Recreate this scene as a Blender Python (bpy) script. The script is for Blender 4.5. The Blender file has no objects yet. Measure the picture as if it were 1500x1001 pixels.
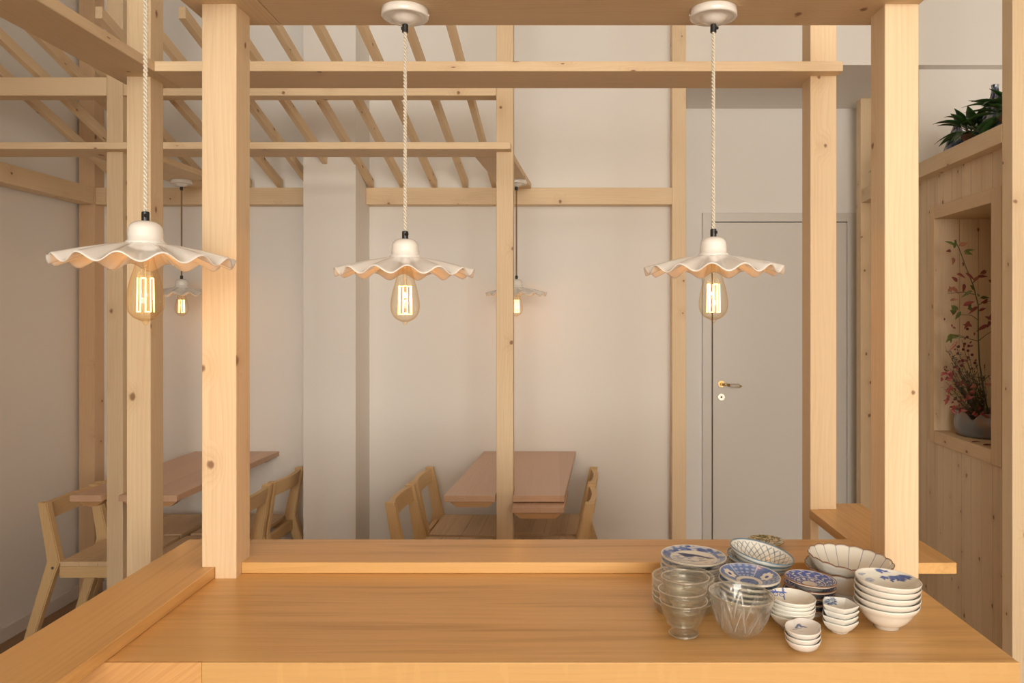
import bpy, bmesh, math, random
from mathutils import Vector, Matrix
random.seed(7)
C = bpy.context.scene.collection
H = 1.5                      # eye height; helper coordinates below are heights relative to the eye
PI = math.pi

# ------------------------------------------------------------------ materials
def new_mat(name):
    m = bpy.data.materials.new(name); m.use_nodes = True
    nt = m.node_tree
    return m, nt, nt.nodes['Principled BSDF'], nt.nodes['Material Output']

def setp(p, **k):
    for a, v in k.items():
        key = a.replace('_', ' ')
        if key in p.inputs: p.inputs[key].default_value = v

def plain(name, col, rough=.5, coat=0., metal=0., bump=0., bscale=200.):
    m, nt, p, o = new_mat(name)
    p.inputs['Base Color'].default_value = (*col, 1)
    p.inputs['Roughness'].default_value = rough
    p.inputs['Metallic'].default_value = metal
    p.inputs['Coat Weight'].default_value = coat
    n = nt.nodes.new('ShaderNodeTexNoise'); n.inputs['Scale'].default_value = bscale
    tc = nt.nodes.new('ShaderNodeTexCoord'); nt.links.new(tc.outputs['Object'], n.inputs['Vector'])
    if bump:
        b = nt.nodes.new('ShaderNodeBump'); b.inputs['Strength'].default_value = bump; b.inputs['Distance'].default_value = .002
        nt.links.new(n.outputs['Fac'], b.inputs['Height']); nt.links.new(b.outputs['Normal'], p.inputs['Normal'])
    return m

def wood(name, light, dark, rough=.45, coat=0., knots=.55, knotcol=(.19, .08, .03), grain=1., fine=1., axis='X', tone=.12, boards=0., ringscale=42., flecks=0., streak=0., flat_knots=False):
    """Timber with grain along local X (or Y/Z): growth rings, fine fibres and knots, all in object space."""
    m, nt, p, o = new_mat(name); N = nt.nodes; L = nt.links
    def nd(t, **k):
        n = N.new(t)
        for a, v in k.items(): setattr(n, a, v)
        return n
    def math_(op, a, b=None, c=None):
        n = nd('ShaderNodeMath', operation=op)
        for i, v in enumerate((a, b, c)):
            if v is None: continue
            if isinstance(v, (int, float)): n.inputs[i].default_value = v
            else: L.new(v, n.inputs[i])
        return n.outputs[0]
    tc = nd('ShaderNodeTexCoord'); oi = nd('ShaderNodeObjectInfo')
    vec = tc.outputs['Object']
    if axis != 'X':
        sx = nd('ShaderNodeSeparateXYZ'); L.new(vec, sx.inputs[0]); cx = nd('ShaderNodeCombineXYZ')
        order = {'Y': ('Y', 'X', 'Z'), 'Z': ('Z', 'Y', 'X'), 'W': ('Z', 'X', 'Y')}[axis]
        for i, a in enumerate(order): L.new(sx.outputs[a], cx.inputs[i])
        vec = cx.outputs[0]
    off = nd('ShaderNodeVectorMath', operation='SCALE'); off.inputs[0].default_value = (7.3, .37, .53)
    L.new(math_('MULTIPLY', oi.outputs['Random'], 23.), off.inputs['Scale'])
    add = nd('ShaderNodeVectorMath', operation='ADD'); L.new(vec, add.inputs[0]); L.new(off.outputs[0], add.inputs[1])
    base = add.outputs[0]
    def scaled(s):
        n = nd('ShaderNodeVectorMath', operation='MULTIPLY'); L.new(base, n.inputs[0]); n.inputs[1].default_value = s
        return n.outputs[0]
    def noise(s, detail=3., rough_=.55):
        n = nd('ShaderNodeTexNoise'); n.inputs['Scale'].default_value = 1.; n.inputs['Detail'].default_value = detail
        n.inputs['Roughness'].default_value = rough_; L.new(scaled(s), n.inputs['Vector'])
        return n.outputs['Fac']
    # knots
    vo = nd('ShaderNodeTexVoronoi', voronoi_dimensions='2D'); vo.inputs['Scale'].default_value = 1.
    s0 = nd('ShaderNodeSeparateXYZ'); L.new(vec, s0.inputs[0]); kc = nd('ShaderNodeCombineXYZ')
    s1 = nd('ShaderNodeSeparateXYZ'); L.new(base, s1.inputs[0])
    L.new(math_('MULTIPLY', s1.outputs['X'], 5.5), kc.inputs[0])
    if flat_knots: L.new(math_('MULTIPLY', s0.outputs['Y'], 9.), kc.inputs[1])
    else:      # branches grow out from the heart, so knots sit on whichever face they leave through
        gs = nd('ShaderNodeSeparateXYZ'); L.new(tc.outputs['Generated'], gs.inputs[0])
        gy, gz = math_('SUBTRACT', gs.outputs['Y'], .5), math_('SUBTRACT', gs.outputs['Z'], .5)
        L.new(math_('MULTIPLY_ADD', math_('ARCTAN2', math_('SUBTRACT', gz, gy), math_('ADD', gy, gz)), .30, math_('MULTIPLY', oi.outputs['Random'], 9.)), kc.inputs[1])
    L.new(kc.outputs[0], vo.inputs['Vector'])
    sc = nd('ShaderNodeSeparateColor'); L.new(vo.outputs['Color'], sc.inputs[0])
    on = math_('GREATER_THAN', sc.outputs[0], 1. - knots)
    nz = noise((30., 60., 60.), 2.)
    kd = math_('ADD', vo.outputs['Distance'], math_('MULTIPLY', math_('SUBTRACT', nz, .5), .07))
    kr = math_('ADD', math_('MULTIPLY', sc.outputs[1], .055), .035)
    mr = nd('ShaderNodeMapRange', interpolation_type='SMOOTHSTEP'); L.new(kd, mr.inputs['Value'])
    L.new(math_('MULTIPLY', kr, .35), mr.inputs['From Min']); L.new(kr, mr.inputs['From Max'])
    mr.inputs['To Min'].default_value = 1.; mr.inputs['To Max'].default_value = 0.
    knot = math_('MULTIPLY', mr.outputs[0], on)
    mh = nd('ShaderNodeMapRange', interpolation_type='SMOOTHSTEP'); L.new(kd, mh.inputs['Value'])
    mh.inputs['From Min'].default_value = .03; mh.inputs['From Max'].default_value = .32
    mh.inputs['To Min'].default_value = 1.; mh.inputs['To Max'].default_value = 0.
    halo = math_('MULTIPLY', mh.outputs[0], on)
    # growth rings
    sx = nd('ShaderNodeSeparateXYZ'); L.new(scaled((1., 1., 1.)), sx.inputs[0])
    warp = math_('MULTIPLY', math_('SUBTRACT', noise((1.3, 9., 9.), 2.), .5), .09)
    yy = math_('ADD', sx.outputs['Y'], warp); zz = math_('MULTIPLY', math_('ADD', sx.outputs['Z'], .11), .8)
    rad = math_('SQRT', math_('ADD', math_('MULTIPLY', yy, yy), math_('MULTIPLY', zz, zz)))
    rad = math_('ADD', rad, math_('MULTIPLY', halo, .018))
    ring = math_('FRACT', math_('MULTIPLY', rad, ringscale * 3.))
    ring = math_('POWER', ring, 2.2)
    fib = noise((6. * fine, 260. * fine, 260. * fine), 2.)
    broad = noise((.9, 7., 7.), 2.)
    f = math_('ADD', math_('MULTIPLY', ring, .20 * grain), math_('MULTIPLY', math_('SUBTRACT', fib, .35), .55 * grain))
    f = math_('ADD', f, math_('MULTIPLY', math_('SUBTRACT', broad, .5), .9 * grain))
    f = math_('ADD', f, math_('MULTIPLY', halo, .25))
    if streak:
        st = noise((1.6, 30., 30.), 4.)
        ms = nd('ShaderNodeMapRange'); L.new(st, ms.inputs['Value']); ms.inputs['From Min'].default_value = .52; ms.inputs['From Max'].default_value = .75
        f = math_('ADD', f, math_('MULTIPLY', ms.outputs[0], streak))
    if boards:
        bx_ = math_('FLOOR', math_('DIVIDE', sx.outputs['Y'], boards))
        wn = nd('ShaderNodeTexWhiteNoise', noise_dimensions='1D'); L.new(bx_, wn.inputs['W'])
        f = math_('ADD', f, math_('MULTIPLY', math_('SUBTRACT', wn.outputs['Value'], .5), .55))
    if flecks:
        fl = noise((40., 9., 9.), 1.)
        mr2 = nd('ShaderNodeMapRange'); L.new(fl, mr2.inputs['Value']); mr2.inputs['From Min'].default_value = .62; mr2.inputs['From Max'].default_value = .72
        f = math_('SUBTRACT', f, math_('MULTIPLY', mr2.outputs[0], flecks))
    mix = nd('ShaderNodeMix', data_type='RGBA'); mix.clamp_factor = True
    L.new(f, mix.inputs[0]); mix.inputs[6].default_value = (*light, 1); mix.inputs[7].default_value = (*dark, 1)
    mk = nd('ShaderNodeMix', data_type='RGBA'); L.new(math_('MULTIPLY', knot, .85), mk.inputs[0]); L.new(mix.outputs[2], mk.inputs[6]); mk.inputs[7].default_value = (*knotcol, 1)
    hs = nd('ShaderNodeHueSaturation'); L.new(mk.outputs[2], hs.inputs['Color'])
    L.new(math_('ADD', math_('MULTIPLY', oi.outputs['Random'], tone), 1. - tone / 2), hs.inputs['Value'])
    L.new(hs.outputs[0], p.inputs['Base Color'])
    p.inputs['Roughness'].default_value = rough; p.inputs['Coat Weight'].default_value = coat; p.inputs['Coat Roughness'].default_value = .16
    b = nd('ShaderNodeBump'); b.inputs['Strength'].default_value = .12; b.inputs['Distance'].default_value = .001
    L.new(fib, b.inputs['Height']); L.new(b.outputs['Normal'], p.inputs['Normal'])
    return m

PL, PD = (.80, .625, .405), (.60, .395, .205)
M = {}
M['pine'] = wood('pine timber', PL, PD, rough=.6, knots=.42)
M['pine_wall'] = wood('knotty pine boarding', (.84, .665, .45), (.62, .43, .25), rough=.6, knots=.55, axis='Z', boards=.093, tone=.04, flat_knots=True)
M['pine_dark'] = wood('older pine trim', (.77, .57, .35), (.59, .39, .21), rough=.6, knots=.25)
M['pine_niche'] = wood('niche pine boards', (.84, .665, .45), (.62, .43, .25), rough=.6, knots=.3, axis='W', boards=.093, tone=.04, flat_knots=True)
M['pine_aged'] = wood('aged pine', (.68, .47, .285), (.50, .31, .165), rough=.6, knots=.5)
M['oak'] = wood('oiled oak', (.74, .45, .17), (.42, .20, .052), rough=.36, coat=.10, knots=.02, ringscale=26., tone=.05, fine=.7, grain=.72, streak=.6)
M['oak_edge'] = wood('oiled oak edge', (.60, .365, .14), (.45, .245, .08), rough=.4, knots=.0, grain=.7, tone=.04, flecks=.35)
M['oak_end'] = wood('oak end grain', (.64, .36, .14), (.36, .17, .05), rough=.45, knots=.0, grain=1.2, tone=.03)
M['table'] = wood('oiled beech table', (.62, .40, .265), (.47, .285, .175), rough=.35, coat=.1, knots=.02, axis='Y', boards=.12, tone=.05)
M['table_edge'] = wood('beech table edge', (.54, .31, .14), (.38, .19, .075), rough=.45, knots=.0, tone=.05)
M['chair'] = wood('light oak chair frame', (.76, .54, .28), (.58, .36, .16), rough=.5, knots=.03, tone=.1)
M['seat'] = wood('seat planks', (.78, .58, .36), (.42, .28, .15), rough=.5, knots=.2, axis='Y', boards=.085, tone=.08)
M['floor'] = wood('brown plank floor', (.36, .225, .125), (.22, .13, .07), rough=.5, knots=.05, boards=.12, tone=0.)
M['wall'] = plain('warm white plaster', (.855, .83, .79), .85, bump=.08, bscale=60.)
M['ceil'] = plain('ceiling paint', (.80, .76, .72), .9)
M['base'] = plain('white baseboard paint', (.76, .71, .66), .6)
M['door'] = plain('grey white door lacquer', (.69, .655, .605), .4)
M['gap'] = plain('dark joint', (.12, .105, .09), .8)
M['lamp'] = plain('glazed white lamp porcelain', (.84, .82, .775), .12, coat=.5)
M['black'] = plain('black plastic', (.012, .012, .013), .35)
M['cord'] = plain('cream textile cable', (.72, .66, .55), .9, bump=.3, bscale=900.)
M['cordb'] = plain('brown textile cable', (.33, .21, .12), .9, bump=.3, bscale=900.)
M['brass'] = plain('aged brass', (.55, .38, .16), .35, metal=1.)
M['nickel'] = plain('satin nickel', (.62, .57, .48), .3, metal=1.)
M['porc_grip'] = plain('porcelain grip', (.62, .56, .47), .25)
M['screw'] = plain('grey screw', (.25, .25, .26), .4, metal=1.)
M['terra'] = plain('weathered clay pot', (.20, .105, .06), .8, bump=.5, bscale=80.)
M['soil'] = plain('dark soil', (.03, .02, .013), 1., bump=.8, bscale=120.)
M['leaf'] = plain('dark green leaf', (.03, .088, .018), .4)
M['leaf2'] = plain('olive leaf', (.12, .14, .03), .5)
M['red'] = plain('autumn red leaf', (.26, .055, .045), .5)
M['pink'] = plain('salmon leaf', (.42, .16, .10), .5)
M['berry'] = plain('burgundy berry', (.10, .012, .012), .3)
M['stem'] = plain('brown green stem', (.10, .10, .035), .6)
M['heather'] = plain('muted heather twig', (.11, .09, .055), .8)
M['potgrey'] = plain('grey glazed stoneware', (.24, .25, .26), .3, coat=.3)

def filament_mat():
    m, nt, p, o = new_mat('glowing filament')
    p.inputs['Base Color'].default_value = (1, .6, .2, 1)
    p.inputs['Emission Color'].default_value = (1., .52, .16, 1); p.inputs['Emission Strength'].default_value = 7.
    return m
M['filament'] = filament_mat()
def thin_glass(name, tint, base=.05, edge=.45, pw=3., haze=0., rough=.03, amber=None, refr=0.):
    """Blown thin glass: clear straight through, reflecting more towards its edges."""
    m, nt, p, o = new_mat(name); N = nt.nodes; L = nt.links
    tr = N.new('ShaderNodeBsdfTransparent'); tr.inputs[0].default_value = (*tint, 1)
    gl = N.new('ShaderNodeBsdfGlossy'); gl.inputs['Roughness'].default_value = rough; gl.inputs['Color'].default_value = (1, .98, .95, 1)
    lw = N.new('ShaderNodeLayerWeight'); lw.inputs['Blend'].default_value = .5
    po = N.new('ShaderNodeMath'); po.operation = 'POWER'; po.inputs[1].default_value = pw; L.new(lw.outputs['Facing'], po.inputs[0])
    ma = N.new('ShaderNodeMath'); ma.operation = 'MULTIPLY_ADD'; ma.inputs[1].default_value = edge; ma.inputs[2].default_value = base; L.new(po.outputs[0], ma.inputs[0])
    mx = N.new('ShaderNodeMixShader'); L.new(ma.outputs[0], mx.inputs[0]); L.new(tr.outputs[0], mx.inputs[1]); L.new(gl.outputs[0], mx.inputs[2])
    out = mx.outputs[0]
    if amber:
        cm = N.new('ShaderNodeMix'); cm.data_type = 'RGBA'; L.new(po.outputs[0], cm.inputs[0]); cm.inputs[6].default_value = (*tint, 1); cm.inputs[7].default_value = (*amber, 1); L.new(cm.outputs[2], tr.inputs[0])
    if refr:
        rf = N.new('ShaderNodeBsdfRefraction'); rf.inputs['IOR'].default_value = 1.35; rf.inputs['Roughness'].default_value = 0.; m3 = N.new('ShaderNodeMixShader'); m3.inputs[0].default_value = refr
        L.new(out, m3.inputs[1]); L.new(rf.outputs[0], m3.inputs[2]); out = m3.outputs[0]
    if haze:
        df = N.new('ShaderNodeBsdfTranslucent'); df.inputs[0].default_value = (.9, .9, .86, 1)
        d2 = N.new('ShaderNodeBsdfDiffuse'); d2.inputs[0].default_value = (.9, .9, .86, 1)
        ad = N.new('ShaderNodeMixShader'); ad.inputs[0].default_value = .5; L.new(df.outputs[0], ad.inputs[1]); L.new(d2.outputs[0], ad.inputs[2])
        m2 = N.new('ShaderNodeMixShader'); hm = N.new('ShaderNodeMath'); hm.operation = 'MULTIPLY_ADD'; hm.inputs[1].default_value = haze * 4; hm.inputs[2].default_value = haze * .4; L.new(po.outputs[0], hm.inputs[0]); L.new(hm.outputs[0], m2.inputs[0]); L.new(out, m2.inputs[1]); L.new(ad.outputs[0], m2.inputs[2]); out = m2.outputs[0]
    L.new(out, o.inputs['Surface'])
    return m
M['bulb'] = thin_glass('amber bulb glass', (1., .97, .89), .03, .35, 2.6, amber=(.86, .62, .33))
M['glass'] = thin_glass('clear table glass', (.985, .988, .975), .02, .9, 2.6, .018, .02, refr=.10)
M['frost'] = thin_glass('pressed frosted glass', (.97, .975, .955), .03, .8, 2.2, .05, .07, refr=.10)
M['rim'] = thin_glass('fire polished glass rim', (.97, .98, .96), .12, .8, 1.5, .02, .10)
def cut_mat():
    m = thin_glass('pressed cut glass', (.975, .98, .96), .035, .9, 2., .03, .03, refr=.15)
    nt = m.node_tree; N = nt.nodes; L = nt.links; o = N['Material Output']; src = o.inputs['Surface'].links[0].from_socket
    at = N.new('ShaderNodeAttribute'); at.attribute_name = 'Col'; sp = N.new('ShaderNodeSeparateColor'); L.new(at.outputs['Color'], sp.inputs[0])
    gl = N.new('ShaderNodeBsdfGlossy'); gl.inputs['Roughness'].default_value = .25; df = N.new('ShaderNodeBsdfTranslucent'); d2 = N.new('ShaderNodeBsdfDiffuse')
    a1 = N.new('ShaderNodeMixShader'); L.new(df.outputs[0], a1.inputs[1]); L.new(d2.outputs[0], a1.inputs[2])
    a2 = N.new('ShaderNodeMixShader'); a2.inputs[0].default_value = .4; L.new(a1.outputs[0], a2.inputs[1]); L.new(gl.outputs[0], a2.inputs[2])
    mu = N.new('ShaderNodeMath'); mu.operation = 'MULTIPLY'; mu.inputs[1].default_value = .5; L.new(sp.outputs[0], mu.inputs[0])
    mx = N.new('ShaderNodeMixShader'); L.new(mu.outputs[0], mx.inputs[0]); L.new(src, mx.inputs[1]); L.new(a2.outputs[0], mx.inputs[2]); L.new(mx.outputs[0], o.inputs['Surface'])
    return m
M['cutglass'] = cut_mat()
def ceramic():
    m, nt, p, o = new_mat('painted glazed porcelain')
    a = nt.nodes.new('ShaderNodeAttribute'); a.attribute_name = 'Col'
    nt.links.new(a.outputs['Color'], p.inputs['Base Color'])
    setp(p, Roughness=.16); p.inputs['Coat Weight'].default_value = .4; p.inputs['Coat Roughness'].default_value = .05
    return m
M['ceramic'] = ceramic()

# ------------------------------------------------------------------ object helpers
def link(name, me, m, parent=None):
    o = bpy.data.objects.new(name, me); C.objects.link(o)
    if m is not None and me is not None and len(me.materials) == 0: me.materials.append(m)
    if parent is not None: o.parent = parent
    return o
def mesh_of(bm, smooth=False, name='mesh'):
    me = bpy.data.meshes.new(name); bmesh.ops.recalc_face_normals(bm, faces=bm.faces[:]); bm.to_mesh(me); bm.free()
    if smooth:
        for p in me.polygons: p.use_smooth = True
    return me
def obj(name, bm, m, parent=None, smooth=False): return link(name, mesh_of(bm, smooth, name), m, parent)
def tag(o, label, cat, group=None):
    o['label'] = label; o['category'] = cat
    if group: o['group'] = group
    return o
def thing(name, label, cat, loc=(0, 0, 0), rotz=0., group=None):
    o = bpy.data.objects.new(name, None); C.objects.link(o); o.location = loc; o.rotation_euler = (0, 0, rotz)
    o.empty_display_size = .05
    return tag(o, label, cat, group)
def struct(name, bm, m, parent=None):
    o = obj(name, bm, m, parent)
    if parent is None: o['kind'] = 'structure'
    return o
def add_box(bm, x0, x1, y0, y1, z0, z1, bevel=0., along=False):
    b = bmesh.new(); bmesh.ops.create_cube(b, size=1.)
    for v in b.verts:
        v.co = Vector((x0 if v.co.x < 0 else x1, y0 if v.co.y < 0 else y1, z0 if v.co.z < 0 else z1))
    if bevel: bmesh.ops.bevel(b, geom=[e for e in b.edges if not along or abs(e.verts[0].co.x - e.verts[1].co.x) > 1e-6], offset=bevel, segments=2, affect='EDGES', profile=.5)
    me = bpy.data.meshes.new('t'); b.to_mesh(me); b.free(); bm.from_mesh(me); bpy.data.meshes.remove(me)
    return bm
def box(*a, **k): return add_box(bmesh.new(), *a, **k)
def add_prism(bm, pts, z0, z1, bevel=0.):
    b = bmesh.new(); vs = [b.verts.new((x, y, z0)) for x, y in pts]; f = b.faces.new(vs)
    r = bmesh.ops.extrude_face_region(b, geom=[f])
    for v in r['geom']:
        if isinstance(v, bmesh.types.BMVert): v.co.z = z1
    bmesh.ops.recalc_face_normals(b, faces=b.faces[:])
    if bevel: bmesh.ops.bevel(b, geom=b.edges[:], offset=bevel, segments=2, affect='EDGES', profile=.5)
    me = bpy.data.meshes.new('t'); b.to_mesh(me); b.free(); bm.from_mesh(me); bpy.data.meshes.remove(me)
    return bm
def add_tube(bm, pts, rad, n=8, cap=True):
    pts = [Vector(p) for p in pts]; rings = []
    up = Vector((0, 0, 1)); prev = None
    for i, p in enumerate(pts):
        t = (pts[min(i + 1, len(pts) - 1)] - pts[max(i - 1, 0)]).normalized()
        if prev is None:
            a = up if abs(t.z) < .9 else Vector((1, 0, 0)); u = t.cross(a).normalized()
        else:
            u = (prev - t * prev.dot(t)).normalized()
        prev = u; w = t.cross(u); r = rad[i] if isinstance(rad, (list, tuple)) else rad
        rings.append([bm.verts.new(p + (u * math.cos(2 * PI * k / n) + w * math.sin(2 * PI * k / n)) * r) for k in range(n)])
    for a, b in zip(rings, rings[1:]):
        for k in range(n): bm.faces.new((a[k], a[(k + 1) % n], b[(k + 1) % n], b[k]))
    if cap: bm.faces.new(rings[0][::-1]); bm.faces.new(rings[-1])
    return bm
def add_lathe(bm, prof, n=48, mod=None, closed=False):
    """prof: (r, z) list; mod(theta, r, z) -> (r, z)."""
    rings = []
    for r, z in prof:
        if r < 1e-6: rings.append([bm.verts.new((0, 0, (mod(0, 0, z)[1] if mod else z)))]); continue
        ring = []
        for k in range(n):
            th = 2 * PI * k / n; rr, zz = mod(th, r, z) if mod else (r, z)
            ring.append(bm.verts.new((rr * math.cos(th), rr * math.sin(th), zz)))
        rings.append(ring)
    pairs = list(zip(rings, rings[1:])) + ([(rings[-1], rings[0])] if closed else [])
    for a, b in pairs:
        for k in range(n):
            k2 = (k + 1) % n
            if len(a) == 1 and len(b) == 1: continue
            if len(a) == 1: bm.faces.new((a[0], b[k2], b[k]))
            elif len(b) == 1: bm.faces.new((a[k], a[k2], b[0]))
            else: bm.faces.new((a[k], a[k2], b[k2], b[k]))
    return bm
def add_sphere(bm, c, r, n=8):
    prof = [(max(0., r * math.sin(PI * i / n)) if 0 < i < n else 0., -r * math.cos(PI * i / n)) for i in range(n + 1)]
    k = len(bm.verts); add_lathe(bm, prof, n + 2); bm.verts.ensure_lookup_table()
    for v in bm.verts[k:]: v.co += Vector(c)
    return bm
def copy_tree(o, parent=None):
    c = o.copy(); C.objects.link(c); c.parent = parent
    for ch in list(o.children): copy_tree(ch, c)
    return c

# ------------------------------------------------------------------ timbers
def axes(p0, p1, up):
    x = (Vector(p1) - Vector(p0)); ln = x.length; x.normalize()
    y = Vector(up).cross(x).normalized(); z = x.cross(y)
    m = Matrix((x, y, z)).transposed().to_4x4(); m.translation = (Vector(p0) + Vector(p1)) / 2
    return m, ln
def timber(name, label, cat, p0, p1, w, h, m='pine', up=(0, 0, 1), group=None, kind=None, bevel=.0022):
    """squared timber from p0 to p1 (centre line); w across, h along 'up'. Heights are relative to the eye."""
    p0 = (p0[0], p0[1], p0[2] + H); p1 = (p1[0], p1[1], p1[2] + H)
    mat, ln = axes(p0, p1, up)
    o = obj(name, box(-ln / 2, ln / 2, -w / 2, w / 2, -h / 2, h / 2, bevel=bevel), M[m])
    o.matrix_world = mat
    tag(o, label, cat, group)
    return o
def post(label, x0, x1, y0, y1, z0, z1, m='pine', group='squared pine posts of the timber frame', extra=(), name='post'):
    """upright; local X runs up so the grain does."""
    z0 += H; z1 += H; xc, yc, zc = (x0 + x1) / 2, (y0 + y1) / 2, (z0 + z1) / 2
    bm = bmesh.new()
    def bb(a0, a1, b0, b1, c0, c1):     # world box -> local (X up, Y = -y?, Z = x): local x = z, local y = y, local z = -x
        add_box(bm, c0 - zc, c1 - zc, b0 - yc, b1 - yc, -(a1 - xc), -(a0 - xc), bevel=.0022, along=True)
    bb(x0, x1, y0, y1, z0, z1)
    for e in extra: bb(e[0], e[1], e[2], e[3], e[4] + H, e[5] + H)
    o = obj(name, bm, M[m])
    o.matrix_world = Matrix(((0, 0, -1, xc), (0, 1, 0, yc), (1, 0, 0, zc), (0, 0, 0, 1)))
    return tag(o, label, 'post', group)

CEIL = 1.86                  # ceiling height above the eye
ZB = .677                    # underside of the shelf-like beams
TB = .028
CT, LT = -.57, -.545         # counter top, raised ledge top

# ---- room shell
WL, WB = -2.55, 4.07
struct('floor', box(-2.7, 3.4, -6.7, 5.1, -.1, 0), M['floor'])
struct('ceiling', box(-2.7, 3.4, -6.7, 5.1, H + CEIL, H + CEIL + .1), M['ceil'])
struct('wall_left', box(WL - .12, WL, -6.7, 4.2, 0, H + CEIL), M['wall'])
bm = box(WL, .69, WB, WB + .12, 0, H + CEIL)
struct('wall_back', bm, M['wall'])
bm = box(.69, 3.3, WB, WB + .12, H + 1.361, H + CEIL)      # bulkhead over the door recess
struct('trim_1', bm, M['wall'])
struct('wall_recess', box(.57, .69, WB + .12, 4.93, 0, H + 1.361), M['wall'])
struct('ceiling_recess', box(.57, 2.12, WB + .12, 5.05, H + 1.361, H + 1.42), M['wall'])
struct('wall_door', box(.57, 2.12, 4.93, 5.05, 0, H + 1.361), M['wall'])
bm = box(2.0, 3.3, 4.142, 4.24, 0, H + 1.361); add_box(bm, 2.0, 2.12, 4.24, 4.93, 0, H + 1.361)
struct('wall_side', bm, M['wall'])
struct('wall_right', box(3.2, 3.32, -6.7, 4.2, 0, H + CEIL), M['wall'])
# pillar on the back wall
struct('wall_pillar', box(-1.277, -1.013, 3.79, WB, 0, H + CEIL), M['wall'])
# street front behind the viewer: wide shop window
FX0, FX1, FY = -1.8, 2.9, -6.6
bm = box(WL, FX0, FY - .1, FY, 0, H + CEIL); add_box(bm, FX1, 3.2, FY - .1, FY, 0, H + CEIL)
add_box(bm, FX0, FX1, FY - .1, FY, 0, .12); add_box(bm, FX0, FX1, FY - .1, FY, H + 1.75, H + CEIL)
struct('wall_front', bm, M['wall'])
bm = bmesh.new()
for x in (FX0, -.1, 1.4, FX1 - .06): add_box(bm, x, x + .06, FY - .08, FY - .02, .12, H + 1.75)
for z in (.12, H + .85, H + 1.69): add_box(bm, FX0, FX1, FY - .08, FY - .02, z, z + .06)
struct('window_1', bm, M['pine'])
struct('wall_light_blocker', box(-1.57, -1.45, -6.6, .55, 0, H + CEIL), M['wall'])    # unseen wall added beside the viewer to keep window light off the left wall
# baseboards
struct('baseboard_left', box(WL, WL + .014, -6.5, WB, 0, .066, bevel=.003), M['base'])
bm = box(WL, -1.277, WB - .014, WB, 0, .066, bevel=.003); add_box(bm, -1.013, .617, WB - .014, WB, 0, .066, bevel=.003)
struct('baseboard_back', bm, M['base'])

# ---- door in the recess
Dd = 4.93
def PX(x, d): return (x - 815) * d / 1100
def PZ(y, d): return (463 - y) * d / 1100 + H
dx0, dx1, dzt = PX(1043, Dd), PX(1238, Dd), PZ(327, Dd)
door = struct('door_1', box(dx0, dx1, Dd - .03, Dd - .002, .006, dzt, bevel=.002), M['door'])
door['label'] = 'plain grey-white interior door in the recess'
bm = bmesh.new()      # architrave
add_box(bm, dx0 - .066, dx0 - .006, Dd - .022, Dd, 0, dzt + .066, bevel=.003)
add_box(bm, dx1 + .006, dx1 + .066, Dd - .022, Dd, 0, dzt + .066, bevel=.003)
add_box(bm, dx0 - .006, dx1 + .006, Dd - .022, Dd, dzt + .007, dzt + .066, bevel=.003)
fr = struct('trim_2', bm, M['door'])
struct('trim_3', box(dx0 - .006, dx1 + .006, Dd - .003, Dd - .001, 0, dzt + .007), M['gap'])
def cyl(bm, p0, p1, r, n=20): return add_tube(bm, [p0, p1], r, n)
hx, hz = PX(1055, Dd), PZ(562, Dd)
bm = bmesh.new(); cyl(bm, (hx, Dd - .03, hz), (hx, Dd - .038, hz), .022); cyl(bm, (hx, Dd - .036, hz), (hx, Dd - .075, hz), .009)
hd = obj('handle', bm, M['brass'], door); hd['label'] = 'brass lever handle with pale grip'
bm = bmesh.new(); add_tube(bm, [(hx - .004, Dd - .075, hz), (hx + .02, Dd - .077, hz - .002), (hx + .045, Dd - .077, hz - .005)], [.008, .007, .010], 12)
obj('lever', bm, M['brass'], hd, True)
bm = bmesh.new(); add_tube(bm, [(hx + .042, Dd - .077, hz - .005), (hx + .07, Dd - .077, hz - .008), (hx + .105, Dd - .077, hz - .010)], [.009, .0125, .012], 14)
obj('grip', bm, M['porc_grip'], hd, True)
bm = bmesh.new(); add_tube(bm, [(hx + .104, Dd - .077, hz - .010), (hx + .112, Dd - .077, hz - .011), (hx + .122, Dd - .077, hz - .012)], [.009, .009, .004], 12)
obj('end_cap', bm, M['brass'], hd, True)
kz = PZ(581, Dd)
bm = bmesh.new(); cyl(bm, (hx, Dd - .03, kz), (hx, Dd - .037, kz), .022)
kh = obj('keyhole_plate', bm, M['nickel'], door)
bm = bmesh.new(); cyl(bm, (hx, Dd - .036, kz), (hx, Dd - .039, kz), .006)
obj('keyhole', bm, M['black'], kh)

# ---- posts
post('front pine post standing at the left inner corner of the oak counter', -.770, -.695, 1.630, 1.704, LT, ZB,
     extra=((-.7415, -.695, 1.630, 1.6585, CT, LT),))
post('front pine post rising behind the white bowls at the right end of the counter', .713, .787, 1.630, 1.704, LT, ZB,
     extra=((.713, .787, 1.630, 1.6565, CT, LT),))
post('pine post in front of the grey door, standing on the right ledge', .7165, .7905, 2.118, 2.19, LT, CEIL,
     extra=((.7165, .7395, 2.118, 2.19, -H, LT),))
post('pine post behind the left hanging lamp, its foot hidden by the left ledge', -1.2165, -1.1485, 2.125, 2.195, -H, CEIL)
post('slim pine post just left of the post behind the left lamp', -1.857, -1.790, 3.10, 3.17, -H, CEIL)
post('pine post rising in front of the right dining table', -.248, -.178, 3.10, 3.17, -H, CEIL)
post('pine post fixed to the back wall left of the grey door', .616, .690, 3.995, WB, -H, CEIL)
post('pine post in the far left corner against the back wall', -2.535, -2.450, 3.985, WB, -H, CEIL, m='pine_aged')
post('near pine post at the right edge of the view, before the boarded wall', 1.822, 1.896, 3.0, 3.07, -H, CEIL)
post('far pine post ending the boarded wall beside the door recess', 1.905, 1.978, 4.70, 4.77, -H, PZ(103, 4.7) - H)

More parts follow.
